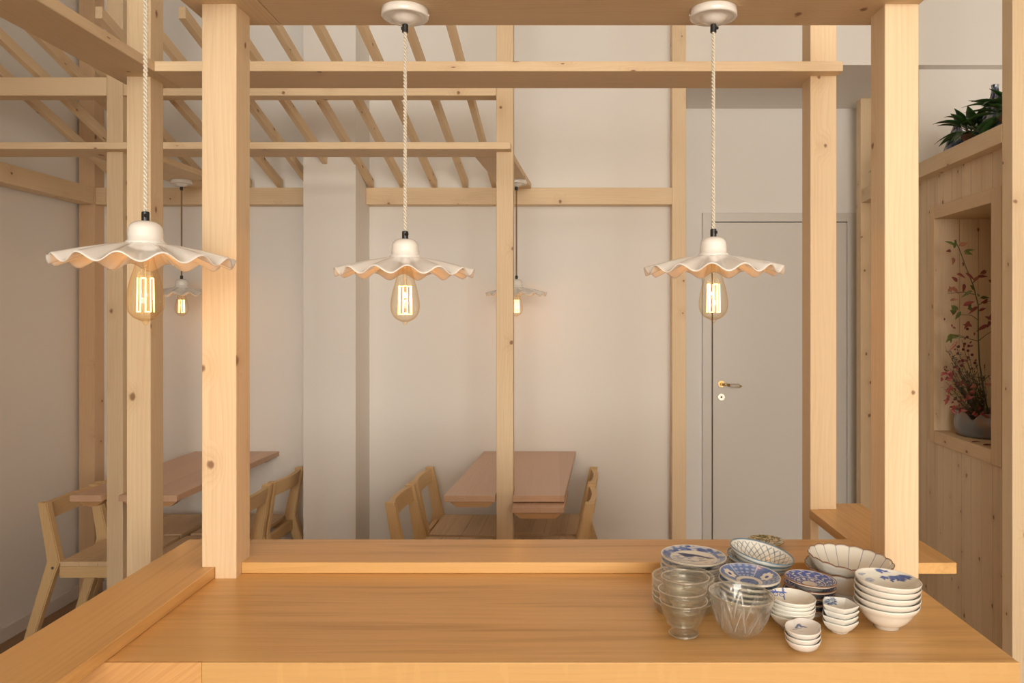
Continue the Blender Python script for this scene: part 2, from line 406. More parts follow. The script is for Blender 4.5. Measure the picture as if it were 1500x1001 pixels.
# ---- beams
g = 'flat pine beams of the timber frame'
def beam(label, p0, p1, w, h=TB, m='pine', group=g, name='beam'):
    return timber(name, label, 'beam', p0, p1, w, h, m, group=group)
zc = ZB + TB / 2
beam('broad front pine beam carrying the two lamps over the counter', (-.64, 1.668, zc), (.789, 1.668, zc), .166)
beam('front pine beam above the left ledge carrying the left lamp', (-.7245, .55, zc), (-.7245, 1.751, zc), .165)
beam('long pine beam behind the cords of the two counter lamps', (-1.112, 2.155, zc), (.793, 2.155, zc), .158)
beam('pine beam running from the upper left to the post behind the left lamp', (-1.187, .7, zc), (-1.187, 2.234, zc), .148)
beam('low pine beam ending on the post before the right table', (-2.50, 3.122, zc), (-.186, 3.122, zc), .158)
beam('pine beam over the right background lamp, running to the back wall', (-.268, 3.203, zc), (-.212, 4.0, zc), .158)
beam('pine beam over the left background lamp, running to the back wall', (-1.85, 3.203, zc), (-1.83, 4.0, zc), .24)
beam('square pine purlin under the rafters, between the two background posts', (-1.789, 3.135, .948), (-.249, 3.135, .948), .07, .076)
beam('short square pine purlin between the left wall and the slim post', (WL, 3.135, .948), (-1.858, 3.135, .948), .07, .076)
g2 = 'pine wall plates along the walls'
beam('pine wall plate on the back wall left of the white pillar', (-2.449, 4.03, .6375), (-1.278, 4.03, .6375), .08, .089, group=g2, name='wall_plate')
beam('pine wall plate on the back wall between pillar and door-side post', (-1.012, 4.03, .6375), (.615, 4.03, .6375), .08, .089, group=g2, name='wall_plate')
beam('pine wall plate running along the left wall', (-2.508, 1.2, .6375), (-2.493, 3.98, .6375), .084, .089, group=g2, name='wall_plate')

# ---- rafters: sloping down to the back wall plate
tips = [650, 585.5, 516.5, 450.5, 387.5, 324, 261, 200, 139, 66, 18, -42, -102]
lows = [731, 686, 640.5, 594, 548, 504, 459, 414.5, 369.5, 310, 276, 232, 187]
names = ['rafter nearest the post before the right table', 'rafter second from the post before the right table', 'rafter third from the post before the right table',
         'rafter crossing behind the middle lamp cord', 'rafter just right of the white pillar', 'rafter whose lower end is cut off in front of the white pillar',
         'rafter meeting the left edge of the white pillar', 'rafter whose lower end rests just left of the white pillar', 'rafter whose lower end shows beside the front left post',
         'rafter passing behind the post behind the left lamp', 'rafter with its upper end showing at the far upper left', 'second rafter from the left wall', 'rafter nearest the left wall']
RW, RH = .027, .042
for i, (a, b) in enumerate(zip(tips, lows)):
    d0, d1 = 2.78, 4.03
    x0, x1 = PX(a, d0) + RW / 2, PX(b, 4.03) - RW / 2
    z0, z1 = .684 + .334 * (4.03 - d0), .684
    if i == 0: x1 = PX(728, 4.03) - RW / 2
    if i == 5:      # stopped by the pillar front
        t = (3.785 - d0) / (d1 - d0); x1 = x0 + (x1 - x0) * t; z1 = z0 + (z1 - z0) * t; d1 = 3.785
    dirv = Vector((x1 - x0, d1 - d0, z1 - z0)); ln = dirv.length
    # vertical cuts: build as sheared bar
    bm = bmesh.new(); add_box(bm, 0, ln, -RW / 2, RW / 2, 0, RH, bevel=.0015)
    sl = (z1 - z0) / math.hypot(x1 - x0, d1 - d0)
    for v in bm.verts: v.co.x += v.co.z * sl / math.sqrt(1 + sl * sl) * 1.02
    o = obj('rafter', bm, M['pine'])
    x = dirv.normalized(); y = Vector((0, 0, 1)).cross(x).normalized(); z = x.cross(y)
    mt = Matrix((x, y, z)).transposed().to_4x4(); mt.translation = Vector((x0, d0, z0 + H + .001)); o.matrix_world = mt
    tag(o, 'slender pine ' + names[i], 'rafter', 'sloping roof rafters')

# ------------------------------------------------------------------ oak counter
ct = thing('counter', 'long oiled oak bar counter with stacks of bowls at its right end', 'counter', (0, 0, 0))
def slab(name, x0, x1, y0, y1, z0, z1, m, parent, along='X', bevel=.002):
    xc, yc, zc_ = (x0 + x1) / 2, (y0 + y1) / 2, (z0 + z1) / 2 + H
    hx_, hy_, hz_ = (x1 - x0) / 2, (y1 - y0) / 2, (z1 - z0) / 2
    if along == 'X':
        o = obj(name, box(-hx_, hx_, -hy_, hy_, -hz_, hz_, bevel=bevel), M[m], parent); o.location = (xc, yc, zc_)
    else:
        o = obj(name, box(-hy_, hy_, -hx_, hx_, -hz_, hz_, bevel=bevel), M[m], parent); o.location = (xc, yc, zc_); o.rotation_euler = (0, 0, PI / 2)
    return o
slab('worktop', -.897, .7617, 1.2385, 1.833, CT - .05, CT, 'oak', ct)
e = slab('front_edge', -.583, .7617, 1.234, 1.2384, CT - .05, CT, 'oak_edge', ct, bevel=.001); e['label'] = 'paler oak front edge'
e = obj('end_block', box(-.16, .16, -.0022, .0022, -.16, .16), M['oak_end'], ct)
# end block: cut from a rotated board so its end grain runs diagonally
bm = bmesh.new(); c45 = math.cos(math.radians(38)); s45 = math.sin(math.radians(38))
add_box(bm, -.897 + .74, -.5832 + .74, -.0022, .0022, -.025, .025)
for v in bm.verts: v.co = Vector((v.co.x * c45 + v.co.z * s45, v.co.y, -v.co.x * s45 + v.co.z * c45))
old = e.data; e.data = mesh_of(bm, name='end_block'); e.data.materials.append(M['oak_end']); bpy.data.meshes.remove(old)
e.location = (-.74, 1.2362, CT - .025 + H); e.rotation_euler = (0, -math.radians(38), 0)
e['label'] = 'oak end block with diagonal grain'
slab('base', -.85, .70, 1.30, 1.78, -H, CT - .05, 'pine_dark', ct)

lf = thing('ledge', 'raised oak ledge running along the left side of the counter', 'ledge', (0, 0, 0), group='raised oak ledges around the counter')
slab('board', -.897, -.742, .62, 1.8325, CT + .0003, LT, 'oak', lf, 'Y')
slab('support', -.88, -.80, .66, 1.2, -H, CT, 'pine_dark', lf, 'Y')
lb = slab('ledge', -.7417, .7117, 1.659, 1.8325, CT + .0003, LT, 'oak', None)
tag(lb, 'raised oak ledge along the back of the counter, behind the bowls', 'ledge', 'raised oak ledges around the counter')
bm = bmesh.new()
pts = [(.7123, 1.657), (.884, 1.657), (.884, 2.185), (.7405, 2.185), (.7405, 2.1175), (.7123, 2.1175)]
cx_, cy_ = .80, 1.92
add_prism(bm, [((y - cy_), -(x - cx_)) for x, y in pts], -.0125, .0122, bevel=.002)
lr = obj('ledge', bm, M['oak']); lr.location = (cx_, cy_, LT - .0125 + H); lr.rotation_euler = (0, 0, PI / 2)
tag(lr, 'raised oak ledge running back on the right toward the grey door', 'ledge', 'raised oak ledges around the counter')

# ------------------------------------------------------------------ pendant lamps
def cord_bm(z0, z1, r=.0024, s=.0021, pitch=.016):
    bm = bmesh.new(); n = max(8, int((z0 - z1) / pitch * 10))
    for ph in (0, PI):
        pts = [(r * math.cos(ph + 2 * PI * i / 10), r * math.sin(ph + 2 * PI * i / 10), z0 + (z1 - z0) * i / n) for i in range(n + 1)]
        add_tube(bm, pts, s, 6)
    return bm
PR = {}
def pendant_meshes():
    # all heights relative to the top of the dome (z = 0)
    prof = [(.0, 0)] + [(.008 + .0208 * math.sin(PI / 2 * i / 12), -.017 * (1 - math.cos(PI / 2 * i / 12))) for i in range(13)] + [(.0295, -.026), (.0300, -.036), (.0335, -.0385), (.0345, -.0415), (.0325, -.0435),
            (.0295, -.0435), (.0275, -.036), (.026, -.015), (.012, -.005), (.0, -.004)]
    PR['dome'] = mesh_of(add_lathe(bmesh.new(), prof, 40), True, 'dome')
    NW = 14
    def w(th, r, z):
        k = max(0., (r - .030) / .12); a = .0078 * k ** 1.15
        c = math.cos(NW * th)
        return r * (1 + .012 * k * c), z + a * c
    up = [];  dn = []
    for i in range(25):
        t = i / 24; r = .0315 + (.150 - .0315) * t; z = -.0415 - .007 * t - .026 * t ** 1.35
        up.append((r, z)); dn.append((r, z - .0038))
    dn[-1] = (.1493, dn[-1][1] + .0006)
    prof = up + [(.1515, up[-1][1] - .002)] + dn[::-1]
    PR['shade'] = mesh_of(add_lathe(bmesh.new(), prof, 14 * 16, w, closed=True), True, 'shade')
    # bulb
    bp = [(.013, -.052), (.0135, -.065), (.0165, -.078), (.0215, -.095), (.0265, -.113), (.0300, -.130), (.0318, -.145), (.0312, -.157), (.0275, -.168), (.020, -.177),
          (.011, -.182), (.006, -.1845), (.0045, -.188), (.002, -.1905), (.0, -.191)]
    def smooth_prof(p, n=5):
        out = []
        for i in range(len(p) - 1):
            a, b, c, d = p[max(i - 1, 0)], p[i], p[i + 1], p[min(i + 2, len(p) - 1)]
            for k in range(n):
                t = k / n; out.append(tuple(max(0., .5 * (2 * b[j] + (c[j] - a[j]) * t + (2 * a[j] - 5 * b[j] + 4 * c[j] - d[j]) * t * t + (3 * b[j] - a[j] - 3 * c[j] + d[j]) * t ** 3)) if j == 0 else .5 * (2 * b[j] + (c[j] - a[j]) * t + (2 * a[j] - 5 * b[j] + 4 * c[j] - d[j]) * t * t + (3 * b[j] - a[j] - 3 * c[j] + d[j]) * t ** 3) for j in (0, 1)))
        return out + [p[-1]]
    PR['bulb'] = mesh_of(add_lathe(bmesh.new(), smooth_prof(bp), 48), True, 'bulb')
    bm = bmesh.new(); add_lathe(bm, [(0, -.034), (.0165, -.034), (.0165, -.050), (.0145, -.056), (0, -.056)], 24)
    PR['socket'] = mesh_of(bm, True, 'socket')
    bm = bmesh.new(); n = 10
    for k in range(n):
        th = 2 * PI * k / n + .2; r0, r1 = .0135, .0145
        z0, z1 = -.105, -.167
        zs = z0 if k % 2 else z1
        add_tube(bm, [(r0 * math.cos(th), r0 * math.sin(th), z0), (r1 * math.cos(th), r1 * math.sin(th), z1)], .0011, 5)
        th2 = 2 * PI * (k + 1) / n + .2
        rr = r0 if k % 2 else r1
        add_tube(bm, [(rr * math.cos(th), rr * math.sin(th), zs), (rr * math.cos(th2), rr * math.sin(th2), zs)], .0009, 5)
    PR['filament'] = mesh_of(bm, True, 'filament')
    bm = bmesh.new(); add_lathe(bm, [(0, -.056), (.006, -.056), (.0045, -.085), (.003, -.10), (.0028, -.165), (0, -.166)], 12)
    PR['stem'] = mesh_of(bm, True, 'glass_stem')
    bm = bmesh.new(); add_lathe(bm, [(0, .0165), (.0058, .0165), (.0068, .015), (.0068, -.001), (0, -.001)], 20); cyl(bm, (.004, -.003, .009), (.0095, -.003, .009), .0035, 10)
    PR['grip'] = mesh_of(bm, False, 'cord_grip')
    cp = [(0, 0), (.050, 0), (.0515, -.001), (.0515, -.0165), (.0495, -.0185), (.044, -.0180), (.040, -.0172), (.034, -.0185), (.030, -.0195), (.024, -.025), (.017, -.0295), (.010, -.032), (0, -.033)]
    PR['canopy'] = mesh_of(add_lathe(bmesh.new(), cp, 56), True, 'canopy')
    bm = add_sphere(bmesh.new(), (.0515, 0, -.0125), .0022, 6)
    PR['screw'] = mesh_of(bm, True, 'screw')
pendant_meshes()
for k, m in dict(dome='lamp', shade='lamp', bulb='bulb', socket='black', filament='filament', stem='bulb', grip='black', canopy='lamp', screw='lamp').items(): PR[k].materials.append(M[m])
def pendant(label, x, y, ztop, zdome, brown, group, power):
    t = thing('pendant_lamp', label, 'lamp', (x, y, ztop + H), 0, group)
    dz = zdome - ztop
    def part(name, key, z, parent=t):
        o = link(name, PR[key], None, parent); o.location = (0, 0, z); return o
    cn = part('canopy', 'canopy', 0); part('screw', 'screw', 0, cn); part('screw', 'screw', 0, cn).rotation_euler = (0, 0, PI)
    g_ = part('cord_grip', 'grip', -.049); g_.rotation_euler = (0, 0, PI if x < 0 else .4); g_['label'] = 'black cord grip below the canopy'
    obj('cord', cord_bm(-.048, dz + .0165), M['cordb' if brown else 'cord'], t, True)
    g_ = part('cord_grip', 'grip', dz + .0005); g_['label'] = 'black cord grip above the shade'; g_.rotation_euler = (0, 0, -.5)
    d = part('shade', 'shade', dz); part('dome', 'dome', 0, d)
    part('socket', 'socket', dz)
    b = part('bulb', 'bulb', dz); b['label'] = 'lit teardrop filament bulb'
    f = part('filament', 'filament', 0, b); f['label'] = 'glowing filament'
    part('glass_stem', 'stem', 0, b)
    ld = bpy.data.lights.new('bulb_light', 'POINT'); ld.energy = power; ld.color = (1., .46, .16); ld.shadow_soft_size = .005
    lo = bpy.data.objects.new('bulb_light', ld); C.objects.link(lo); lo.parent = t; lo.location = (0, 0, dz - .135)
    return t
gl = 'white fluted porcelain pendant lamps'
BP = .6
pendant('white fluted pendant lamp hanging over the left ledge, largest of the lamps', -.755, 1.38, ZB, .1745, False, gl, BP)
pendant('white fluted pendant lamp over the middle of the counter, before the plain wall', PX(593.5, 1.66), 1.66, ZB, .1705, False, gl, BP)
pendant('white fluted pendant lamp over the counter in front of the grey door', PX(1045, 1.66), 1.66, ZB, .1750, False, gl, BP)
pendant('small background pendant lamp seen between the left posts, above the left table', PX(266, 3.75), 3.75, ZB, .184, True, gl, BP)
pendant('small background pendant lamp half behind the post before the right table', PX(756.5, 3.75), 3.75, ZB, .184, True, gl, BP)

# ------------------------------------------------------------------ dining tables
def table(label, nl, nr, fl, fr_, dn, df, zt, notch, leaf=None):
    t = thing('dining_table', label, 'table', ((nl + nr) / 2, dn, 0), 0, 'narrow wooden tables fixed to the back wall')
    ox, oy = (nl + nr) / 2, dn
    n0, n1, ny = notch
    pts = [(nl, dn), (n0, dn), (n0, ny), (n1, ny), (n1, dn), (nr, dn), (fr_, df), (fl, df)]
    bm = add_prism(bmesh.new(), [(x - ox, y - oy) for x, y in pts], zt - .026 + H, zt + H, bevel=.0015)
    obj('tabletop', bm, M['table'], t)
    # bearer below, ends cut at a slant
    def bearer(x0, x1, y0, y1, za, name='bearer'):
        b = bmesh.new(); vs = []
        for y in (y0, y1): vs += [b.verts.new((x0 - ox, y - oy, za + H)), b.verts.new((x1 - ox, y - oy, za + H)), b.verts.new((x1 - .03 - ox, y - oy, za - .024 + H)), b.verts.new((x0 + .03 - ox, y - oy, za - .024 + H))]
        for f in ((0, 1, 2, 3), (7, 6, 5, 4), (0, 4, 5, 1), (1, 5, 6, 2), (2, 6, 7, 3), (3, 7, 4, 0)): b.faces.new([vs[i] for i in f])
        return obj(name, b, M['table_edge'], t)
    if leaf is None:
        bearer(nl + .02, n0 - .001, dn + .02, dn + .07, zt - .026); bearer(n1 + .001, nr - .005, dn + .02, dn + .07, zt - .026)
    else:
        bearer(nl + .02, n0 - .001, dn + .012, dn + .07, zt - .026)
        zl = leaf
        bm = add_prism(bmesh.new(), [(n1 + .001 - ox, -.075), (nr - .004 - ox, -.075), (nr + .018 - ox, .23), (n1 + .001 - ox, .23)], zl - .022 + H, zl + H, bevel=.001)
        lo = obj('lower_leaf', bm, M['table'], t); lo['label'] = 'second board set just below the tabletop'
        b2 = bearer(n1 + .002, nr - .008, dn - .065, dn - .01, zl - .022)
        bearer(n1 + .06, nr - .02, dn + .25, dn + .33, zt - .026)
    bearer(fl + .02, fr_ - .02, df - .06, df - .004, zt - .026)
    return t
table('narrow brown table on the left, far end against the back wall', PX(102, 3.066), PX(259, 3.066), PX(286, 4.066), PX(409, 4.066), 3.066, 4.066, -.733, (-1.8585, -1.7885, 3.172))
table('narrow brown table right of the pillar, built around a pine post', PX(650, 3.06), PX(827, 3.06), PX(709, 4.066), PX(843.5, 4.066), 3.06, 4.066, -.733, (-.2495, -.1765, 3.172), leaf=-.7625)

# ------------------------------------------------------------------ chairs
def bar_bm(p0, p1, w, h, up=(0, 0, 1)):
    """bar placed in its parent's space; returns mesh (grain along X) and matrix"""
    mat, ln = axes(p0, p1, up)
    return box(-ln / 2, ln / 2, -w / 2, w / 2, -h / 2, h / 2, bevel=.003), mat
def chair_proto():
    t = thing('dining_chair', '', 'chair')
    HW = .172; SZ = .455
    def bar(name, p0, p1, w, h, m='chair', up=(0, 0, 1)):
        bm, mt = bar_bm(p0, p1, w, h, up); o = obj(name, bm, M[m], t); o.matrix_local = mt; return o
    for s in (-1, 1):
        y = s * HW                                    # bent rear leg that becomes the back post
        bm = bmesh.new(); prof = [(-.145, 0, .040), (-.02, .40, .050), (0, .455, .056), (-.008, .50, .052), (-.048, .705, .040)]
        L_, R_ = [], []
        for x, z, w in prof: L_.append((x - w / 2, z)); R_.append((x + w / 2, z))
        poly = L_ + R_[::-1]
        f = bm.faces.new([bm.verts.new((z, x, -.018)) for x, z in poly])
        r = bmesh.ops.extrude_face_region(bm, geom=[f])
        for v in r['geom']:
            if isinstance(v, bmesh.types.BMVert): v.co.z = .018
        bmesh.ops.recalc_face_normals(bm, faces=bm.faces[:])
        bmesh.ops.bevel(bm, geom=[e_ for e_ in bm.edges if abs(e_.verts[0].co.z - e_.verts[1].co.z) < 1e-6], offset=.004, segments=2, affect='EDGES')
        o = obj('rear_leg', bm, M['chair'], t)        # local (X up, Y = forward, Z = -y)
        o.matrix_local = Matrix(((0, 1, 0, 0), (0, 0, 1, y), (1, 0, 0, 0), (0, 0, 0, 1)))
        bm = bmesh.new(); cyl(bm, (.43, -.002, s * .017), (.43, -.002, s * .019), .006, 12)
        obj('bolt', bm, M['screw'], o)
        bar('front_leg', (.318, y, 0), (.318, y, SZ - .02), .036, .036, up=(0, 1, 0))
    for y in (-HW, HW): bar('side_rail', (.022, y, SZ - .045), (.302, y, SZ - .045), .022, .05)
    bar('front_rail', (.318, -HW + .019, SZ - .045), (.318, HW - .019, SZ - .045), .022, .05)
    bar('back_rail', (-.008, -HW + .019, SZ - .045), (-.008, HW - .019, SZ - .045), .022, .05)
    # seat
    bm = bmesh.new()
    for k in range(4):
        x0 = .026 + k * .0805; add_box(bm, x0, x0 + .080, -HW - .012, HW + .012, SZ - .02, SZ, bevel=.002)
    obj('seat', bm, M['seat'], t)
    # curved top rail
    bm = bmesh.new(); rows = []
    for i in range(13):
        u = i / 12; y = (-HW + .017) + (2 * HW - .034) * u; c = -.016 * (1 - (2 * u - 1) ** 2)
        ring = []
        for dx, z in ((-.012, .632), (.012, .632), (.012 - .011, .698), (-.012 - .011, .698)):
            ring.append(bm.verts.new((y, -.036 + dx + c + .0, z)))
        rows.append(ring)
    for a, b in zip(rows, rows[1:]):
        for k in range(4): bm.faces.new((a[k], a[(k + 1) % 4], b[(k + 1) % 4], b[k]))
    bm.faces.new(rows[0][::-1]); bm.faces.new(rows[-1])
    o = obj('top_rail', bm, M['chair'], t); o.matrix_local = Matrix(((0, 1, 0, 0), (1, 0, 0, 0), (0, 0, 1, 0), (0, 0, 0, 1)))
    return t
ch0 = chair_proto(); used = [False]
def chair(label, x, y, rot):
    if not used[0]: c = ch0; used[0] = True
    else: c = copy_tree(ch0)
    c.location = (x, y, 0); c.rotation_euler = (0, 0, rot); tag(c, label, 'chair', 'light wooden chairs at the two tables')
R_ = math.radians
chair('light wooden chair at the left wall, front chair left of the left table', -2.135, 3.375, 0)
chair('light wooden chair behind the left-wall chair, its back showing over the left table', -2.140, 3.775, 0)
chair('light wooden chair right of the left table, partly behind the front left post', -1.418, 3.375, PI - R_(2))
chair('light wooden chair right of the left table, next to the white pillar', -1.402, 3.775, PI - R_(2))
chair('light wooden chair left of the right table, nearer to the counter', -.652, 3.375, -R_(3))
chair('light wooden chair left of the right table, nearer to the back wall', -.628, 3.775, -R_(3))
chair('light wooden chair right of the right table, seen edge-on nearer the counter', .108, 3.375, PI - R_(4))
chair('light wooden chair right of the right table, seen edge-on by the back wall', .136, 3.775, PI - R_(4))

# ------------------------------------------------------------------ crockery on the counter
WHT = (.785, .78, .715)
def mixc(a, b, t): t = max(0., min(1., t)); return tuple(a[i] * (1 - t) + b[i] * t for i in range(3))
def sm(e0, e1, x): t = max(0., min(1., (x - e0) / (e1 - e0))); return t * t * (3 - 2 * t)
def line(d, w, s=.35): return 1. - sm(w * (1 - s), w * (1 + s), abs(d))
BL, NAVY, MID, TEAL = (.035, .075, .30), (.012, .022, .13), (.12, .20, .46), (.03, .14, .24)
BROWN = (.20, .075, .03)
def vessel(name, R, h, foot, fh, t, p=1.6, flare=0., seg=96, nr=28, outline=None, rim=None, paint=None, m='ceramic', proj=False, flat=0.):
    """closed-bodied bowl: inside from the centre to the rim, over the lip, down the outside to a foot ring."""
    prof = []
    def zi(s):
        q = 0. if s < flat else (s - flat) / (1 - flat)
        z = q ** p
        if flare: z = z - flare * .16 * sm(.84, 1., s)
        return fh + t + (h - fh - t) * z / (1 - flare * .16 if flare else 1)
    for i in range(nr + 1): prof.append((R * i / nr, zi(i / nr), 'in', i / nr))
    prof.append((R + t * .35, zi(1) - t * .3, 'rim', 1.))
    for i in range(14, -1, -1):
        s = foot / R + (1 - foot / R) * i / 14
        prof.append((R * s + t * .25 * s, max(zi(s) - t * (1.1 + .6 * (1 - s)), fh * .9), 'out', s))
    prof += [(foot, 0., 'foot', foot / R), (foot - t * 1.2, 0., 'foot', .1), (foot - t * 1.6, fh * .8, 'foot', .1), (0, fh * .8, 'foot', 0.)]
    bm = bmesh.new(); cols = []; rings = []
    for r, z, side, s in prof:
        n = 1 if r < 1e-6 else seg; ring = []
        for k in range(n):
            th = 2 * PI * k / n; kk = outline(th) if outline else 1.
            w = sm(.25, 1., r / R); rr = r * (1 + (kk - 1) * w)
            zz = z + (rim(th) * sm(.6, 1., s) if rim and side in ('in', 'rim', 'out') else 0.)
            ring.append(bm.verts.new((rr * math.cos(th), rr * math.sin(th), zz)))
            x, y = s * math.cos(th), s * math.sin(th)
            cols.append(paint(side, s, th, x, y if not proj else y - (h - z) / (R * .37)) if paint else WHT)
        rings.append(ring)
    for a, b in zip(rings, rings[1:]):
        for k in range(seg):
            k2 = (k + 1) % seg
            if len(a) == 1: bm.faces.new((a[0], b[k], b[k2]))
            elif len(b) == 1: bm.faces.new((a[k], a[k2], b[0]))
            else: bm.faces.new((a[k], b[k], b[k2], a[k2]))
    me = mesh_of(bm, True, name)
    if m == 'ceramic':
        ca = me.color_attributes.new('Col', 'FLOAT_COLOR', 'POINT')
        for i, c in enumerate(cols): ca.data[i].color = (*c, 1)
    me.materials.append(M[m])
    return me
ORD = {1: ['only'], 2: ['upper', 'lower'], 3: ['topmost', 'middle', 'lowest'], 4: ['topmost', 'second from top', 'third from top', 'lowest'],
       5: ['topmost', 'second from top', 'middle', 'fourth from top', 'lowest']}
def stack(name, cat, me, n, x, y, dz, fmt, group, rot=0., tilt=None, jitter=.001, z0=CT):
    """fmt takes the place in the stack."""
    for k in range(n):                       # k = 0 lowest
        o = bpy.data.objects.new(name, me); C.objects.link(o)
        o.location = (x + random.uniform(-jitter, jitter) * (k > 0), y + random.uniform(-jitter, jitter) * (k > 0), z0 + H + .0004 + k * dz)
        rx, ry = (0, 0)
        if tilt and k > 0: rx, ry = tilt[0] * k / (n - 1), tilt[1] * k / (n - 1)
        o.rotation_euler = (rx, ry, rot + (random.uniform(-.05, .05) if k < n - 1 else 0))
        tag(o, fmt % ORD[n][n - 1 - k] if '%s' in fmt else fmt, cat, group)
def F(xpx, d): return math.sqrt(1 + ((xpx - 815) / 1100) ** 2)
def vn(x, y):                                # cheap value noise for brush texture
    s = math.sin(x * 12.9898 + y * 78.233) * 43758.5453; return s - math.floor(s)
def sn(x, y):
    i, j = math.floor(x), math.floor(y); fx, fy = x - i, y - j; fx = fx * fx * (3 - 2 * fx); fy = fy * fy * (3 - 2 * fy)
    return (vn(i, j) * (1 - fx) + vn(i + 1, j) * fx) * (1 - fy) + (vn(i, j + 1) * (1 - fx) + vn(i + 1, j + 1) * fx) * fy

# plates with a blue landscape
def paint_plate(side, s, th, x, y):
    if side == 'out' or side == 'foot': return mixc(WHT, NAVY, .75 * line((s * 9) % 1. - .5, .22) + .2 * sn(th * 6, s * 8)) if side == 'out' else WHT
    if side == 'rim': return (.55, .47, .36)
    c = WHT
    b = sm(.70, .74, s) * (1 - sm(.955, .975, s))
    c = mixc(c, MID, b * (.35 + .65 * sm(.42, .6, sn(th * 7, s * 13))))
    c = mixc(c, BL, b * sm(.6, .72, sn(th * 5 + 3, s * 9)) * .8)
    for a, rr in ((1.6, .84), (-.2, .84), (3.0, .84)):
        c = mixc(c, BL, .8 * (1 - sm(.08, .13, math.hypot(x - rr * math.cos(a), y - rr * math.sin(a)))))
    # dark brush stroke across the centre
    yy = y + .02 + .35 * x - .05 * math.sin(x * 9)
    wdt = .19 * (1 - sm(.0, .34, abs(x + .16))) + .09 * (1 - sm(.15, .42, abs(x - .30)))
    if abs(x) < .72 and s < .70: c = mixc(c, NAVY, .95 * (1 - sm(wdt * .7, wdt * 1.15 + .004, abs(yy))))
    c = mixc(c, MID, .55 * sm(.5, .7, sn(x * 9 + 4, y * 14)) * (1 - sm(.25, .5, abs(y + .38))) * (1 - sm(.6, .7, s)))
    c = mixc(c, MID, .35 * sm(.5, .8, sn(x * 7, y * 7)) * (1 - sm(.12, .25, math.hypot(x + .5, y - .28))))
    return c
d4 = 1.585
me = vessel('plate', 48 * d4 / 1100 / 1.016, .021, .036, .004, .0035, p=2.2, proj=True, paint=paint_plate, nr=44, seg=160)
stack('plate', 'plate', me, 5, PX(1016, d4), d4, .0112, 'blue landscape plate behind the beaded glass dishes, %s of its stack', 'blue landscape plates', tilt=(.0, .03))
# net-patterned bowls
def paint_net(side, s, th, x, y):
    if side == 'out': return mixc(WHT, TEAL, .9 * line(s - .93, .022))
    if side == 'rim': return TEAL
    if side == 'foot': return WHT
    u = th * 12 / PI; v = s * 5.2
    k = v + .28 * math.sin(u * 2 * PI / 2 + PI * math.floor(v))
    a = abs(((u + v) % 1.) - .5); b = abs(((u - v) % 1.) - .5)
    wv = .085
    l = max(1 - sm(wv * .55, wv * 1.2, .5 - a if False else abs(a - .5) if False else a), 1 - sm(wv * .55, wv * 1.2, b))
    c = mixc(WHT, TEAL, .8 * l * sm(.1, .2, s) * (1 - sm(.94, .95, s)))
    return mixc(c, TEAL, line(s - .985, .016))
d5 = 1.583
me = vessel('bowl', 47.5 * d5 / 1100 / 1.035, .050, .036, .006, .0035, p=2.1, paint=paint_net, nr=60, seg=260, flat=.1)
stack('bowl', 'bowl', me, 3, PX(1108, d5), d5, .0135, 'tilted white bowl with blue net pattern, %s of its stack', 'net-patterned bowls', tilt=(.06, .20))
# plate on the ledge behind
def paint_olive(side, s, th, x, y):
    if side in ('rim', 'foot'): return (.45, .36, .16)
    return mixc((.62, .55, .34), (.16, .14, .05), sm(.4, .6, sn(th * 9, s * 12)))
me = vessel('plate', .041, .0165, .025, .004, .003, p=2., paint=paint_olive, nr=24)
stack('plate', 'plate', me, 1, PX(1122, 1.77), 1.772, .01, 'olive patterned plate on the back ledge behind the net-patterned bowls', None, z0=LT)
# flowered bowls
def paint_flower(side, s, th, x, y):
    if side != 'in': return WHT if side != 'rim' else (.62, .56, .47)
    if s > .975: return (.7, .67, .62)
    c = mixc((.10, .17, .40), (.17, .26, .50), sn(th * 14, s * 16))
    # net fields alternating with flower fields
    sec = (th - math.radians(58)) % (2 * PI / 3)
    if sec < math.radians(62):
        q = abs(math.sin(th * 12) * math.sin(s * 22)); c = mixc(c, (.46, .52, .66), sm(.45, .75, q) * .7)
    c = mixc(c, (.55, .60, .70), .8 * line(sec - math.radians(62), .025) + .8 * line(sec - .03, .025))
    for a in (20, 148, 270):
        a = math.radians(a); fx, fy = x - .69 * math.cos(a), y - .69 * math.sin(a); dd = math.hypot(fx, fy); an = math.atan2(fy, fx)
        pr = .20 * (1 + .10 * math.cos(7 * an)); c = mixc(c, WHT, 1 - sm(pr * .92, pr * 1.08, dd)); c = mixc(c, BL, 1 - sm(.055, .075, dd))
    ring = math.hypot(x, y)
    c = mixc(c, WHT, (1 - sm(.43, .45, ring)))
    c = mixc(c, mixc(BL, MID, sn(x * 22, y * 22)), (1 - sm(.30, .32, ring)))
    return c
d7 = 1.466
me = vessel('bowl', 44.5 * d7 / 1100 / 1.03, .025, .028, .004, .0035, p=1.9, paint=paint_flower, nr=60, seg=220, flat=.12)
stack('dish', 'dish', me, 5, PX(1097, d7), d7, .0105, 'blue dish with white flowers beside the cut glass bowl, %s of its stack', 'blue flowered dishes', rot=0., tilt=(.03, .06))
